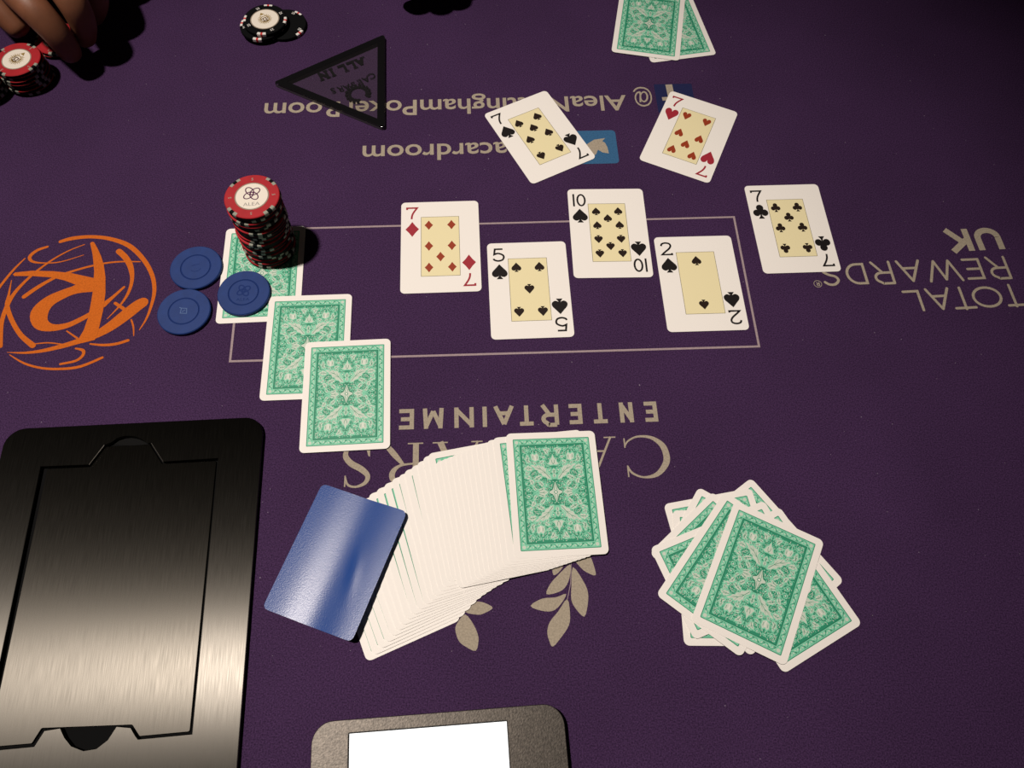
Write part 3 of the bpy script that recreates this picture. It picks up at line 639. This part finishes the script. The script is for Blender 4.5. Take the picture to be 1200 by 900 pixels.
back_card(p3, 'lowest and topmost green-backed card of the three staggered at left', g)
g = 'pair of green-backed cards at the far edge'
back_card((0.13442,0.61944,0.0003,0.23736), 'green-backed card half hidden beneath its pair at the top edge', g)
back_card((0.1138,0.62036,0.0008,-0.11718), 'green-backed card lying on top of its pair at the top edge', g)
g = 'cards in the messy discard heap'
heap = [((0.17363,0.11709,0.0003,0.68022), 'bottom card of the discard heap, corners out at top and far right'),
 ((0.14915,0.11355,0.0007,0.23445), 'nearly straight card of the discard heap with white corner at upper left'),
 ((0.14736,0.10216,0.0011,0.03953), 'upright card of the discard heap with lower left corner showing'),
 ((0.15597,0.11318,0.0015,1.0628), 'sideways card of the discard heap with small pointed corner at top left'),
 ((0.18333,0.0969,0.0019,0.54218), 'card of the discard heap sticking out at lower right'),
 ((0.15049,0.10565,0.0023,0.77918), 'diagonal card of the discard heap showing a slanted green strip'),
 ((0.15055,0.10745,0.0027,1.9994), 'card of the discard heap with its corner pointing left'),
 ((0.15139,0.1054,0.0031,-0.6075), 'second card of the discard heap, directly under the top card'),
 ((0.16841,0.10019,0.0035,-0.40581), 'fully visible green-backed card on top of the discard heap')]
for pose, lab in heap: back_card(pose, lab, g)
ORD = ['', 'first', 'second', 'third', 'fourth', 'fifth', 'sixth', 'seventh', 'eighth', 'ninth', 'tenth', 'eleventh', 'twelfth', 'thirteenth', 'fourteenth', 'fifteenth', 'sixteenth', 'seventeenth', 'eighteenth', 'nineteenth', 'twentieth', 'twenty-first', 'twenty-second', 'twenty-third', 'twenty-fourth', 'twenty-fifth', 'twenty-sixth', 'twenty-seventh', 'twenty-eighth', 'twenty-ninth', 'thirtieth']
fan = ((-0.07326,0.09141,0.0003,0.45932,0.0),(-0.06979,0.09526,0.00086,0.46117,-0.00944),(-0.06631,0.09911,0.00133,0.46301,-0.01746),(-0.06283,0.10295,0.00173,0.46486,-0.02427),(-0.05927,0.10663,0.00207,0.46084,-0.03002),(-0.05555,0.10998,0.00236,0.44509,-0.03484),(-0.05176,0.11315,0.00261,0.42347,-0.03887),(-0.048,0.11637,0.00282,0.40351,-0.04226),(-0.04365,0.11938,0.00298,0.38688,-0.04538),(-0.03925,0.12251,0.00312,0.3719,-0.04816),(-0.03484,0.12567,0.00324,0.35693,-0.05063),(-0.0309,0.12793,0.00335,0.34195,-0.05203),(-0.02761,0.1308,0.00346,0.32698,-0.05295),(-0.02369,0.13342,0.00355,0.31201,-0.05391),(-0.02035,0.13605,0.00364,0.29703,-0.05421),(-0.01707,0.13933,0.00371,0.28206,-0.05464),(-0.01418,0.14143,0.00382,0.26894,-0.05464),(-0.00886,0.13529,0.00376,0.25953,-0.05721),(-0.00565,0.13667,0.00386,0.25197,-0.05721),(-0.00243,0.13805,0.00397,0.24442,-0.05721),(0.00078,0.13943,0.00408,0.23686,-0.05721),(0.00399,0.1408,0.00419,0.22931,-0.05721),(0.0072,0.14218,0.0043,0.22176,-0.05721),(0.0104,0.14356,0.00441,0.2142,-0.05721),(0.01361,0.14493,0.00452,0.20665,-0.05721),(0.01681,0.14631,0.00464,0.19909,-0.05721),(0.02001,0.14768,0.00475,0.19154,-0.05721),(0.0232,0.14948,0.00485,0.18398,-0.05721),(0.02701,0.15132,0.00491,0.17643,-0.05721),(0.03364,0.15265,0.00484,0.11207,-0.05721))
for k, (x, y, z, t, tilt) in enumerate(fan):
    n = len(fan) - 1 - k
    lab = ('fully visible green-backed card on top of the spread fan' if n == 0 else
           'bottom card of the spread fan, lowest white edge beside the blue card' if k == 0 else
           'card edge in the spread fan, %s below the top green-backed card' % ORD[n])
    back_card((x, y, z, t), lab, 'cards spread in a fan', -tilt)

# the warped blue cut card
cut = (-0.10925,0.09984,0.004,-0.29843)
def cut_card():
    nx, ny = 28, 36; w, h, r = 0.0640, 0.0880, 0.0036; bm = bmesh.new(); grid = []
    for j in range(ny + 1):
        row = []
        for i in range(nx + 1):
            x = (i / nx - .5) * w; y = (j / ny - .5) * h
            ax, ay = abs(x) - (w / 2 - r), abs(y) - (h / 2 - r)
            if ax > 0 and ay > 0:
                d = max(ax, ay) / math.hypot(ax, ay); x = math.copysign(w / 2 - r + ax * d, x); y = math.copysign(h / 2 - r + ay * d, y)
            row.append((x, y))
        grid.append(row)
    def zz(x, y):
        u, v = x / w, y / h
        return 0.0044 + 0.0076 * u + 0.0006 * v - 0.0016 * math.exp(-((u - .03) / .22) ** 2) * (1 - .3 * v) + 0.00045 * math.exp(-(((u - .22 + .25 * v) / .05) ** 2 + ((v + .05) / .16) ** 2))
    top = [[bm.verts.new((x, y, zz(x, y) + 0.00045)) for x, y in row] for row in grid]
    bot = [[bm.verts.new((x, y, zz(x, y))) for x, y in row] for row in grid]
    for j in range(ny):
        for i in range(nx):
            bm.faces.new((top[j][i], top[j][i + 1], top[j + 1][i + 1], top[j + 1][i])).smooth = True
            bm.faces.new((bot[j][i], bot[j + 1][i], bot[j + 1][i + 1], bot[j][i + 1])).smooth = True
    rim = [(0, i) for i in range(nx)] + [(j, nx) for j in range(ny)] + [(ny, nx - i) for i in range(nx)] + [(ny - j, 0) for j in range(ny)]
    for a, b in zip(rim, rim[1:] + rim[:1]):
        bm.faces.new([bm.verts.new(v.co) for v in (bot[a[0]][a[1]], bot[b[0]][b[1]], top[b[0]][b[1]], top[a[0]][a[1]])])
    me = bpy.data.meshes.new('cut_card'); bm.to_mesh(me); bm.free(); me.materials.append(M['cut_card'])
    return me
tag(link('cut_card', cut_card(), None, (cut[0], cut[1], TZ + 0.0012), (0, 0, cut[3])), 'glossy dark blue plastic cut card leaning on the spread fan', 'cut card')

# ------------------------------------------------------------------ poker chips
CR, CH = 0.0199, 0.0033
def lathe(profile, m, seg=48, mats=None):
    mb = MB(); n = len(profile)
    for i in range(seg):
        a = 2 * PI * i / seg
        for r_, z_ in profile: mb.v.append((r_ * math.cos(a), r_ * math.sin(a), z_))
    for i in range(seg):
        j = (i + 1) % seg
        for k in range(n - 1):
            mb.f.append([i * n + k, j * n + k, j * n + k + 1, i * n + k + 1]); mb.m.append(mb.mi(mats[k] if mats else m))
    mb.f.append([i * n for i in range(seg)][::-1]); mb.m.append(mb.mi(m))
    mb.f.append([i * n + n - 1 for i in range(seg)]); mb.m.append(mb.mi(m))
    return mb
edge_profile = [(CR - 0.0005, 0), (CR, 0.0005), (CR, CH - 0.0005), (CR - 0.0005, CH)]
body = {c_: lathe(edge_profile, 'chip_' + c_, 48, ['chip_' + c_, 'chip_black', 'chip_' + c_]).mesh('chip_body') for c_ in ('red', 'black')}  # black side band; on red chips it also paints the shaded rims
pf = [(CR - 0.0006, 0), (CR, 0.0006), (CR, CH - 0.0006), (CR - 0.0006, CH), (0.0119, CH), (0.0115, CH - 0.00035), (0.0111, CH - 0.00035), (0.0107, CH)]
body['blue'] = lathe(pf, 'chip_blue', 56, ['chip_blue'] * 4 + ['chip_blue_groove'] * 3).mesh('chip_body')
def spot_mesh(parts, depth):
    """edge spot inlaid into the rim: wraps from the top face over the edge; parts = (degrees from, to, material)"""
    mb = MB(); e = 0.00004
    prof = [(CR - depth, CH + e), (CR - 0.0005, CH + e), (CR + e, CH - 0.0005), (CR + e, 0.0005), (CR - 0.0005, 0.00001)]
    for a0, a1, m in parts:
        n = len(mb.v); st = 4
        for i in range(st + 1):
            a = math.radians(a0 + (a1 - a0) * i / st)
            for r_, z_ in prof: mb.v.append((r_ * math.cos(a), r_ * math.sin(a), z_))
        for i in range(st):
            for k in range(len(prof) - 1):
                b = n + i * len(prof) + k
                mb.f.append([b, b + len(prof), b + len(prof) + 1, b + 1][::-1]); mb.m.append(mb.mi(m))
    return mb.mesh('edge_spot')
spot = {'red': spot_mesh([(-14, -5, 'chip_grey'), (-5, 5, 'chip_black'), (5, 14, 'chip_grey')], 0.0026),
        'black': spot_mesh([(-12, -3, 'chip_white'), (-3, 3, 'chip_dot'), (3, 12, 'chip_white')], 0.0024)}
inlay_mesh = {}
for c_, r_ in (('red', 0.0124), ('black', 0.0132)):
    mb = MB(); mb.disc(0, 0, r_, CH + 0.00003, 'inlay_ring', 40); mb.disc(0, 0, r_ - 0.0009, CH + 0.00005, 'inlay', 40); inlay_mesh[c_] = mb.mesh('inlay')
def numerals(txt, m, r_, h):
    mb = MB()
    for k in range(4):
        a = PI / 2 * k; add_text(mb, txt, (r_ * math.cos(a), r_ * math.sin(a)), a - PI / 2, h, None, CH + 0.00004, m, 0.01, center=True)
    return mb.mesh('numeral')
num_mesh = {'red': numerals('5', 'chip_grey', 0.0157, 0.0024), 'black': numerals('25', 'chip_white', 0.0160, 0.0026)}
def knot(mb, s, z, m, w):
    for a in (35, 125, 215, 305):
        ca, sa = math.cos(math.radians(a)), math.sin(math.radians(a))
        loop = [(s * (.44 + .62 * math.cos(t)), s * .40 * math.sin(t)) for t in np.linspace(0, 2 * PI, 25)[:-1]]
        mb.ribbon([(ca * x - sa * y, sa * x + ca * y) for x, y in loop], w, z, m, closed=True)
mb = MB()
for i in range(1):
    kb = MB(); knot(kb, 0.0062, CH + 0.00007, 'plum_ink', 0.0008)
    kb.v = [(x, y + 0.0024, z) for x, y, z in kb.v]
knot_mesh = kb.mesh('knot_emblem')
mb = MB(); add_text(mb, 'ALEA', (0, -0.0070), 0, 0.0032, 0.0118, CH + 0.00007, 'grey_ink', -0.006, center=True); alea_mesh = mb.mesh('lettering')
def crest():
    mb = MB(); z = CH + 0.00007
    for k in range(22):
        a = 2 * PI * k / 22
        if 70 < math.degrees(a) < 110: continue
        c0, s0 = math.cos(a), math.sin(a); r0, r1 = 0.0047, 0.0067 + 0.0005 * (k % 2)
        mb.poly([(c0 * r0 - s0 * .0005, s0 * r0 + c0 * .0005), (c0 * r1, s0 * r1), (c0 * r0 + s0 * .0005, s0 * r0 - c0 * .0005)], z, 'gold_ink')
    mb.ribbon(arc(0, 0, .0040, .0040, 0, 360, 24)[:-1], 0.0008, z, 'gold_ink', closed=True)
    mb.poly([(-.0022, .0062), (0, .0094), (.0022, .0062)], z, 'gold_ink')
    mb.ribbon([(-.0014, .0016), (.0014, .0016), (.0014, -.0016), (-.0014, -.0016)], 0.0009, z, 'brown_ink', closed=True)
    mb.ribbon([(-.0026, -.0022), (0, -.0034), (.0026, -.0022)], 0.0010, z, 'brown_ink'); mb.ribbon([(-.0028, .002), (-.0028, -.001)], 0.0007, z, 'brown_ink'); mb.ribbon([(.0028, .002), (.0028, -.001)], 0.0007, z, 'brown_ink')
    return mb.mesh('crest')
crest_mesh = crest()
def chip(kind, xy, z, rz, label, group, tilt=(0, 0), emblem=None, erz=None, top=True, inlay=True):
    c_ = link('poker_chip', None, None, (xy[0], xy[1], TZ + z), (tilt[0], tilt[1], rz)); c_.empty_display_size = 0.01
    tag(c_, label, 'poker chip', group); link('chip_body', body[kind], c_)
    for k in range(4):
        link('edge_spot', spot[kind], c_, rot=(0, 0, PI / 4 + PI / 2 * k))
    if top:
        er = (erz - rz) if erz is not None else 0
        link('numeral', num_mesh[kind], c_, rot=(0, 0, er))
        if inlay:
            disc_ = link('inlay', inlay_mesh[kind], c_)
            if emblem == 'knot': link('knot_emblem', knot_mesh, disc_, rot=(0, 0, er)); link('lettering', alea_mesh, disc_, rot=(0, 0, er))
            else: link('crest', crest_mesh, disc_, rot=(0, 0, er))
    return c_
rs = random.Random(3)
N_STACK = 18; base = (-0.19689,0.3434); topc = (-0.19541,0.34638)
for k in range(N_STACK):
    n = N_STACK - 1 - k; t = k / (N_STACK - 1)
    xy = (base[0] + (topc[0] - base[0]) * t + (rs.uniform(-.0009, .0009) if n else 0), base[1] + (topc[1] - base[1]) * t + (rs.uniform(-.0009, .0009) if n else 0))
    lab = ('red chip with white knot emblem centre, on top of the tall stack' if n == 0 else
           'bottom chip of the tall red stack, resting on the green card' if k == 0 else
           'red chip in the tall stack, %s below the emblem chip on top' % ORD[n])
    chip('red', xy, 0.00075 + k * (CH + 0.00008), (0.12 if n == 0 else rs.uniform(0, 6.28)), lab, 'red chips in the tall stack', emblem='knot', erz=0.16, top=(n == 0))
def blue_chip(xy, z, rz, label, emblem):
    o = link('poker_chip', None, None, (xy[0], xy[1], TZ + z), (0, 0, rz)); o.empty_display_size = 0.01
    tag(o, label, 'poker chip', 'plain blue chips'); link('chip_body', body['blue'], o)
    mb = MB()
    if emblem == 'knot':
        knot(mb, 0.0052, CH + 0.00006, 'chip_blue_groove', 0.0010)
        mb.v = [(x, y + 0.0016, z_) for x, y, z_ in mb.v]; add_text(mb, 'ALEA', (0, -0.0062), 0, 0.0026, 0.0100, CH + 0.00006, 'chip_blue_groove', 0, center=True)
    elif emblem == 'square':
        mb.ribbon([(-.0024, -.0018), (.0024, -.0022), (.0020, .0022), (-.002, .0026)], 0.0006, CH + 0.00006, 'chip_blue_pale', closed=True)
        mb.ribbon([(-.0012, -.0006), (.001, .0010)], 0.0006, CH + 0.00006, 'chip_blue_pale'); mb.ribbon([(-.0036, .0034), (-.0016, .0022)], 0.0006, CH + 0.00006, 'chip_blue_pale')
    else:
        mb.ribbon(arc(0, -.001, .004, .003, 200, 340, 8), 0.0004, CH + 0.00006, 'chip_blue_groove'); mb.ribbon([(-.003, .002), (.003, .0024)], 0.0004, CH + 0.00006, 'chip_blue_groove')
    mb.build('embossing', o)
blue_chip((-0.25135,0.3207), 0.0002, 0.3, 'plain blue chip behind the other two, on bare felt', 'plain')
blue_chip((-0.25156,0.28093), 0.0002, 0.1, 'blue chip with pale square mark, nearest the orange logo', 'square')
blue_chip((-0.20963,0.29968), 0.00075, 0.1, 'blue chip embossed with a knot, lying on the green-backed card', 'knot')
g = 'black chips beside the triangle'
chip('black', (-0.22879,0.59301), 0.0002, 0.2, 'lowest black chip, sticking out at right of the black pile', g, erz=1.2, inlay=False)
chip('black', (-0.24822,0.58682), 0.00362, 0.75, 'black chip sticking out at left under the white-centred one', g, erz=0.3)
chip('black', (-0.24483,0.58988), 0.00705, 0.80, 'black chip with white crest centre on top of the black pile', g, erz=0.6)
g = 'red chips by the hand at upper left'
ca_, cb_, cc_ = (-0.44146,0.51035), (-0.42975,0.5564), (-0.47487,0.49421)
pile = ['bottom red chip of the pile at the left edge', 'second red chip from the bottom of the pile at left edge', 'third red chip from the bottom of the pile at left edge', 'fourth red chip from the bottom of the pile at left edge',
        'third red chip from the top of the pile at left edge', 'red chip just below the crest chip on the left edge pile', 'red chip with white crest centre topping the pile at left edge']
for k in range(7):
    chip('red', (ca_[0] + rs.uniform(-.0008, .0008) * (k < 6), ca_[1] + rs.uniform(-.0008, .0008) * (k < 6)), 0.0002 + k * (CH + .00006), 0.35 if k == 6 else rs.uniform(0, 6), pile[k], g, erz=-0.55, top=(k == 6))
for k in range(6):
    chip('red', (cc_[0] + rs.uniform(-.0006, .0006), cc_[1] + rs.uniform(-.0006, .0006)), 0.0002 + k * (CH + .00006), rs.uniform(0, 6),
         'chip in the dark pile cut off by the left edge, %s from its bottom' % ORD[k + 1], 'chips in the pile cut off at left', erz=-0.5, top=(k == 5))
for k in range(2):
    chip('red', (cb_[0] + .001 * k, cb_[1]), 0.0002 + k * (CH + .00006), (0.2, 0.9)[k],
         ('lower red chip pinned down under the dark hand', 'upper red chip pinned down under the dark hand')[k], g, erz=-0.2, top=(k == 1))

# ------------------------------------------------------------------ brushed metal card shuffler set in the table
pl = ((-0.35213,0.17901),(-0.17511,0.19792),(-0.15012,-0.024),(-0.18183,-0.00723))
TLp, TRp = Vector(pl[0]), Vector(pl[1]); dn = (Vector(pl[2]) - TRp).normalized()
plen = (Vector(pl[3]) - TRp).dot(dn) + 0.034
pose = math.atan2(dn.x, -dn.y)              # local -Y runs down the plate
ctr = (TLp + TRp) / 2 + dn * plen / 2
def local(pts):
    c_, s_ = math.cos(-pose), math.sin(-pose)
    return [(c_ * (x - ctr.x) - s_ * (y - ctr.y), s_ * (x - ctr.x) + c_ * (y - ctr.y)) for x, y in [p[:2] for p in pts]]
shuffler = tag(empty('card_shuffler', (ctr.x, ctr.y, TZ), pose), 'dark brushed metal card shuffler with recessed lid, set in the felt', 'card shuffler')
outer = local([TLp, TRp, TRp + dn * plen, TLp + dn * plen])
hole = local(((-0.32034,0.1528),(-0.2878,0.15589),(-0.28125,0.17061),(-0.27786,0.17237),(-0.27459,0.17572),(-0.27033,0.17766),(-0.26629,0.17826),(-0.26077,0.17772),(-0.25549,0.17576),(-0.25165,0.17354),(-0.24962,0.17378),(-0.2381,0.16062),(-0.20097,0.16503),(-0.18031,-0.00717),(-0.21134,-0.01131),(-0.21331,-0.00955),(-0.2172,-0.00534),(-0.22595,-0.00503),(-0.22926,-0.01256),(-0.23451,-0.01735),(-0.24166,-0.0188),(-0.24935,-0.01664),(-0.25467,-0.01231),(-0.25867,-0.00742),(-0.26779,-0.00921),(-0.27118,-0.01783),(-0.30105,-0.02186)))
extrude_shape('top_plate', round_poly(outer, 0.0135, 8), [hole], 0.0006, 0.0042, 'metal_plate', 0.0004, shuffler, uv=True)
lid = local(((-0.31671,0.15237),(-0.28785,0.1554),(-0.28135,0.17047),(-0.2511,0.17363),(-0.23944,0.16007),(-0.20271,0.16415),(-0.18263,-0.00611),(-0.21187,-0.00995),(-0.21776,-0.00394),(-0.27083,-0.00817),(-0.27405,-0.01661),(-0.29934,-0.01978)))
extrude_shape('lid', round_poly(lid, 0.0011, 3), [], 0.0008, 0.0020, 'metal_lid', 0.00025, shuffler, uv=True)
mb = MB(); mb.prism(round_poly([(x * .985, y * .985) for x, y in outer], 0.012, 5), 0.00025, 0.0006, 'black_plastic_and_shade'); mb.build('base_tray', shuffler)  # tray floor kept black to paint the shade of a deep hole
# dark sheet painting the shade inside the upper finger hole
arc_px = local(((-0.27914,0.17264),(-0.27521,0.17584),(-0.2715,0.1777),(-0.26745,0.1783),(-0.26192,0.17782),(-0.25666,0.17604),(-0.25313,0.17393),(-0.26591,0.17237)))
mb = MB(); mb.poly(arc_px, 0.00085, 'notch_shade'); mb.build('finger_notch_shade', shuffler)

# ------------------------------------------------------------------ display unit with lit screen at the near edge
q = ((-0.10913,0.00221),(0.04013,0.01977),(-0.08663,-0.00274),(0.007,0.00852),(-0.08459,-0.02096),(0.01009,-0.01683))
A_, B_ = Vector(q[0]), Vector(q[1]); ax = (B_ - A_).normalized(); pose2 = math.atan2(ax.y, ax.x); dn2 = Vector((ax.y, -ax.x))
wd_ = (B_ - A_).length; ht_ = 0.105; c2 = A_ + ax * wd_ / 2 + dn2 * ht_ / 2
disp = tag(empty('display_unit', (c2.x, c2.y, TZ), pose2), 'dark grey display unit with a bright white screen at the near edge', 'display')
def local2(p): d = Vector(p) - c2; return (d.dot(ax), -d.dot(dn2))
s0, s1 = local2(q[2]), local2(q[3]); sx0, sx1, sy1 = s0[0], s1[0], (s0[1] + s1[1]) / 2; sy0 = -ht_ / 2 + 0.018
scr = [(sx0, sy0), (sx1, sy0), (sx1, sy1), (sx0, sy1)]
extrude_shape('bezel', rounded(wd_, ht_, 0.0125, 8), [round_poly(scr, 0.0008, 2)], 0.0072, 0.0090, 'bezel', 0.0004, disp)
mb = MB(); mb.prism(rounded(wd_ - 0.0012, ht_ - 0.0012, 0.012, 8), 0.0002, 0.0073, 'black_plastic_and_shade'); mb.build('housing', disp)
mb = MB(); e = 0.0004; mb.prism([(sx0 + e, sy0 + e), (sx1 - e, sy0 + e), (sx1 - e, sy1 - e), (sx0 + e, sy1 - e)], 0.0074, 0.0078, 'screen'); mb.build('screen', disp)

# ------------------------------------------------------------------ clear acrylic all-in triangle
tri = ((-0.22661,0.51837),(-0.13416,0.586),(-0.12082,0.47114))
tc_ = Vector((sum(p[0] for p in tri) / 3, sum(p[1] for p in tri) / 3))
button = tag(empty('all_in_triangle', (tc_.x, tc_.y, TZ)), 'clear triangular acrylic all-in marker with black edges and black lettering', 'marker')
lt = [(p[0] - tc_.x, p[1] - tc_.y) for p in tri][::-1]
def inset(pts, k): return [(x * k, y * k) for x, y in pts]
inr = 0.0334
extrude_shape('acrylic_slab', round_poly(lt, 0.0022, 4), [], 0.0003, 0.0040, 'acrylic', 0.0003, button)
M['edge_light'] = mat('painted_edge_light', (0.085, 0.075, 0.085, 1), 0.5, spec=0.3)  # grey band painting the light caught along the acrylic edge
edge = round_poly(inset(lt, 1.004), 0.0023, 4); mb = MB(); k = mb.mi('edge_light')
for x, y in edge: mb.v += [(x, y, 0.0004), (x, y, 0.0030)]
for i in range(len(edge)): j = (i + 1) % len(edge); mb.f.append([2 * i, 2 * j, 2 * j + 1, 2 * i + 1]); mb.m.append(k)
mb.build('painted_edge_glint', button)
extrude_shape('black_border', round_poly(inset(lt, 0.985), 0.0015, 3), [inset(lt, 1 - 0.0066 / inr)], 0.00402, 0.00412, 'acrylic_ink', 0, button)
def tri_text(body, p_start, p_end, cap, off, name, z=0.00405):
    a, b = Vector(p_start) - tc_, Vector(p_end) - tc_; d = b - a; mb = MB()
    add_text(mb, body, a, math.atan2(d.y, d.x), cap, d.length, z, 'acrylic_ink', off); return mb.build(name, button)
mb = MB(); a_, b_ = Vector((-0.15201,0.55821)) - tc_, Vector((-0.19106,0.53445)) - tc_
dd = b_ - a_; aa = math.atan2(dd.y, dd.x); cap = 0.0102; un = dd.length / 5.0
for ch, u in (('A', 0), ('L', 1.05), ('L', 2.0), ('I', 3.25), ('N', 3.95)):
    wl = (0.5 if ch == 'I' else 0.92) * un
    stroke_letter(mb, ch, a_, aa, u * un, u * un + wl, cap, 0.0025, 0.0012, 'acrylic_ink')
    ca, sa = math.cos(aa), math.sin(aa); f = lambda X, Y: (a_.x + ca * X - sa * Y, a_.y + sa * X + ca * Y)
    for x_, y_ in {'A': ((.08, 0), (.92, 0)), 'L': ((.13, 1),), 'I': ((.5, 0), (.5, 1)), 'N': ((.13, 0), (.13, 1), (.87, 1))}[ch]:
        c0 = u * un + x_ * wl; yy = 0.0005 if y_ == 0 else cap - 0.0005
        mb.ribbon([f(c0 - .0021, yy), f(c0 + .0021, yy)], 0.0011, 0.0012, 'acrylic_ink')
mb.build('lettering', button)
# small word, slightly arched, and the wreathed head
mb = MB(); w0, w1 = Vector((-0.13954,0.53971)) - tc_, Vector((-0.17716,0.51625)) - tc_
dd = w1 - w0; aa = math.atan2(dd.y, dd.x); nn = Vector((-dd.y, dd.x)).normalized()
for i, ch in enumerate('CAESARS'):
    t = (i + .5) / 7; p = w0 + dd * t + nn * (0.0030 * (1 - (2 * t - 1) ** 2) + 0.0028)
    add_text(mb, ch, p, aa + 0.20 * (.5 - t), 0.0070, None, 0.0012, 'acrylic_ink', 0.004, center=True)
mb.build('lettering', button)
mb = MB(); wc = Vector((-0.14998,0.5129)) - tc_
for k in range(15):
    a = aa + PI / 2 + math.radians(35 + 290 * k / 14); r0 = 0.0088
    p = wc + Vector((math.cos(a), math.sin(a))) * r0
    for s_ in (-1, 1):
        b_ = a + PI / 2 + s_ * 0.65; l_ = 0.0044; wv = 0.0015; f = Vector((math.cos(b_), math.sin(b_))); g_ = Vector((-f.y, f.x))
        mb.poly([p, p + f * l_ * .5 + g_ * wv, p + f * l_, p + f * l_ * .5 - g_ * wv], 0.0012, 'acrylic_ink')
mb.build('wreath', button)

# ------------------------------------------------------------------ the players' hands
def skin_body(name, chains, material, parent=None):
    """one continuous skinned surface; chains share points by identity of coordinates"""
    vs, es, rad = [], [], []
    def vid(p, r_):
        for i, v in enumerate(vs):
            if (Vector(v) - Vector(p)).length < 1e-6: return i
        vs.append(tuple(p)); rad.append(r_); return len(vs) - 1
    for ch in chains:
        ids = [vid(p, r_) for p, r_ in ch]
        es += list(zip(ids, ids[1:]))
    me = bpy.data.meshes.new(name); me.from_pydata(vs, es, []); o = bpy.data.objects.new('tmp', me); COL.objects.link(o)
    o.modifiers.new('Skin', 'SKIN').use_smooth_shade = True
    for i, sv in enumerate(me.skin_vertices[0].data): sv.radius = (rad[i], rad[i]); sv.use_root = (i == 0)
    sb = o.modifiers.new('Subsurf', 'SUBSURF'); sb.levels = 2; sb.render_levels = 2
    out = bpy.data.meshes.new_from_object(o.evaluated_get(bpy.context.evaluated_depsgraph_get()))
    bpy.data.objects.remove(o); bpy.data.meshes.remove(me)
    out.name = name; out.materials.clear(); out.materials.append(M[material])
    out.polygons.foreach_set('use_smooth', [True] * len(out.polygons))
    return link(name, out, parent)
def hand(label, wrist, elbow, fingers, thumb, k=1.0):
    root = tag(empty('person', (wrist[0], wrist[1], TZ)), label, 'person', None)
    w = Vector(wrist); L3 = lambda p: Vector((p[0] - w.x, p[1] - w.y, p[2]))
    W3 = L3(wrist); chains = [[(L3(elbow), .036), ((L3(elbow) + W3) / 2, .032), (W3, .026)]]
    mcps = [L3(f[0]) for f in fingers]
    mid = (W3 + mcps[1]) / 2
    palm = (W3 * 0.55 + sum(mcps, Vector()) / len(mcps) * 0.45)
    chains[0].append((palm, .024))
    for f in fingers:
        pts = [L3(p) for p in f]; r_ = [.0130, .0118, .0102, .0080]
        chains.append([(palm, .024)] + [(p, q_ * k) for p, q_ in zip(pts, r_)])
    pts = [L3(p) for p in thumb]; chains.append([(palm, .024)] + [(p, q_ * k) for p, q_ in zip(pts, (.0150, .0130, .0108, .0082))])
    skin_body('body', chains, 'skin', root)
    e_, d = L3(elbow), (L3(elbow) - W3); d.normalize()
    sl = skin_body('sleeve', [[(e_ - d * 0.06, .040), (e_, .043), (e_ + d * 0.2, .052), (e_ + d * 0.42, .058)]], 'sleeve', root)
    return root
hand('dark hand reaching over red chips at the upper left corner', (-0.50963,0.65602,0.1), (-0.7491,0.93265,0.13),
     [[(-0.45699,0.56743,0.07),(-0.40799,0.52517,0.062),(-0.39855,0.52111,0.04),(-0.40111,0.52528,0.013)], [(-0.42117,0.58391,0.074),(-0.38332,0.54077,0.064),(-0.38354,0.53976,0.04),(-0.39703,0.54453,0.014)],
      [(-0.40595,0.61319,0.07),(-0.37979,0.57494,0.056),(-0.383,0.5705,0.036),(-0.40045,0.57388,0.013)], [(-0.39452,0.64641,0.064),(-0.38141,0.61902,0.05),(-0.38899,0.61589,0.032),(-0.40765,0.62045,0.012)]],
     [(-0.52034,0.61511,0.066),(-0.48383,0.57551,0.05),(-0.46308,0.55686,0.032),(-0.44902,0.54659,0.0165)], 1.2)
hand('shadowed fingertips just entering at the top edge', (-0.14844,0.73424,0.09), (-0.21329,1.01362,0.12),
     [[(-0.12712,0.66336,0.06),(-0.11764,0.62415,0.052),(-0.117,0.62442,0.03),(-0.11984,0.63072,0.01)], [(-0.10804,0.6623,0.064),(-0.09877,0.6222,0.056),(-0.09905,0.62767,0.032),(-0.10258,0.63668,0.01)],
      [(-0.09206,0.66964,0.06),(-0.08159,0.63141,0.052),(-0.08162,0.63397,0.03),(-0.08581,0.64026,0.01)], [(-0.07619,0.68217,0.055),(-0.06557,0.65051,0.046),(-0.06605,0.64727,0.028),(-0.07023,0.64976,0.01)]],
     [(-0.1591,0.70781,0.06),(-0.1565,0.68147,0.045),(-0.14492,0.65828,0.028),(-0.13712,0.64949,0.012)])
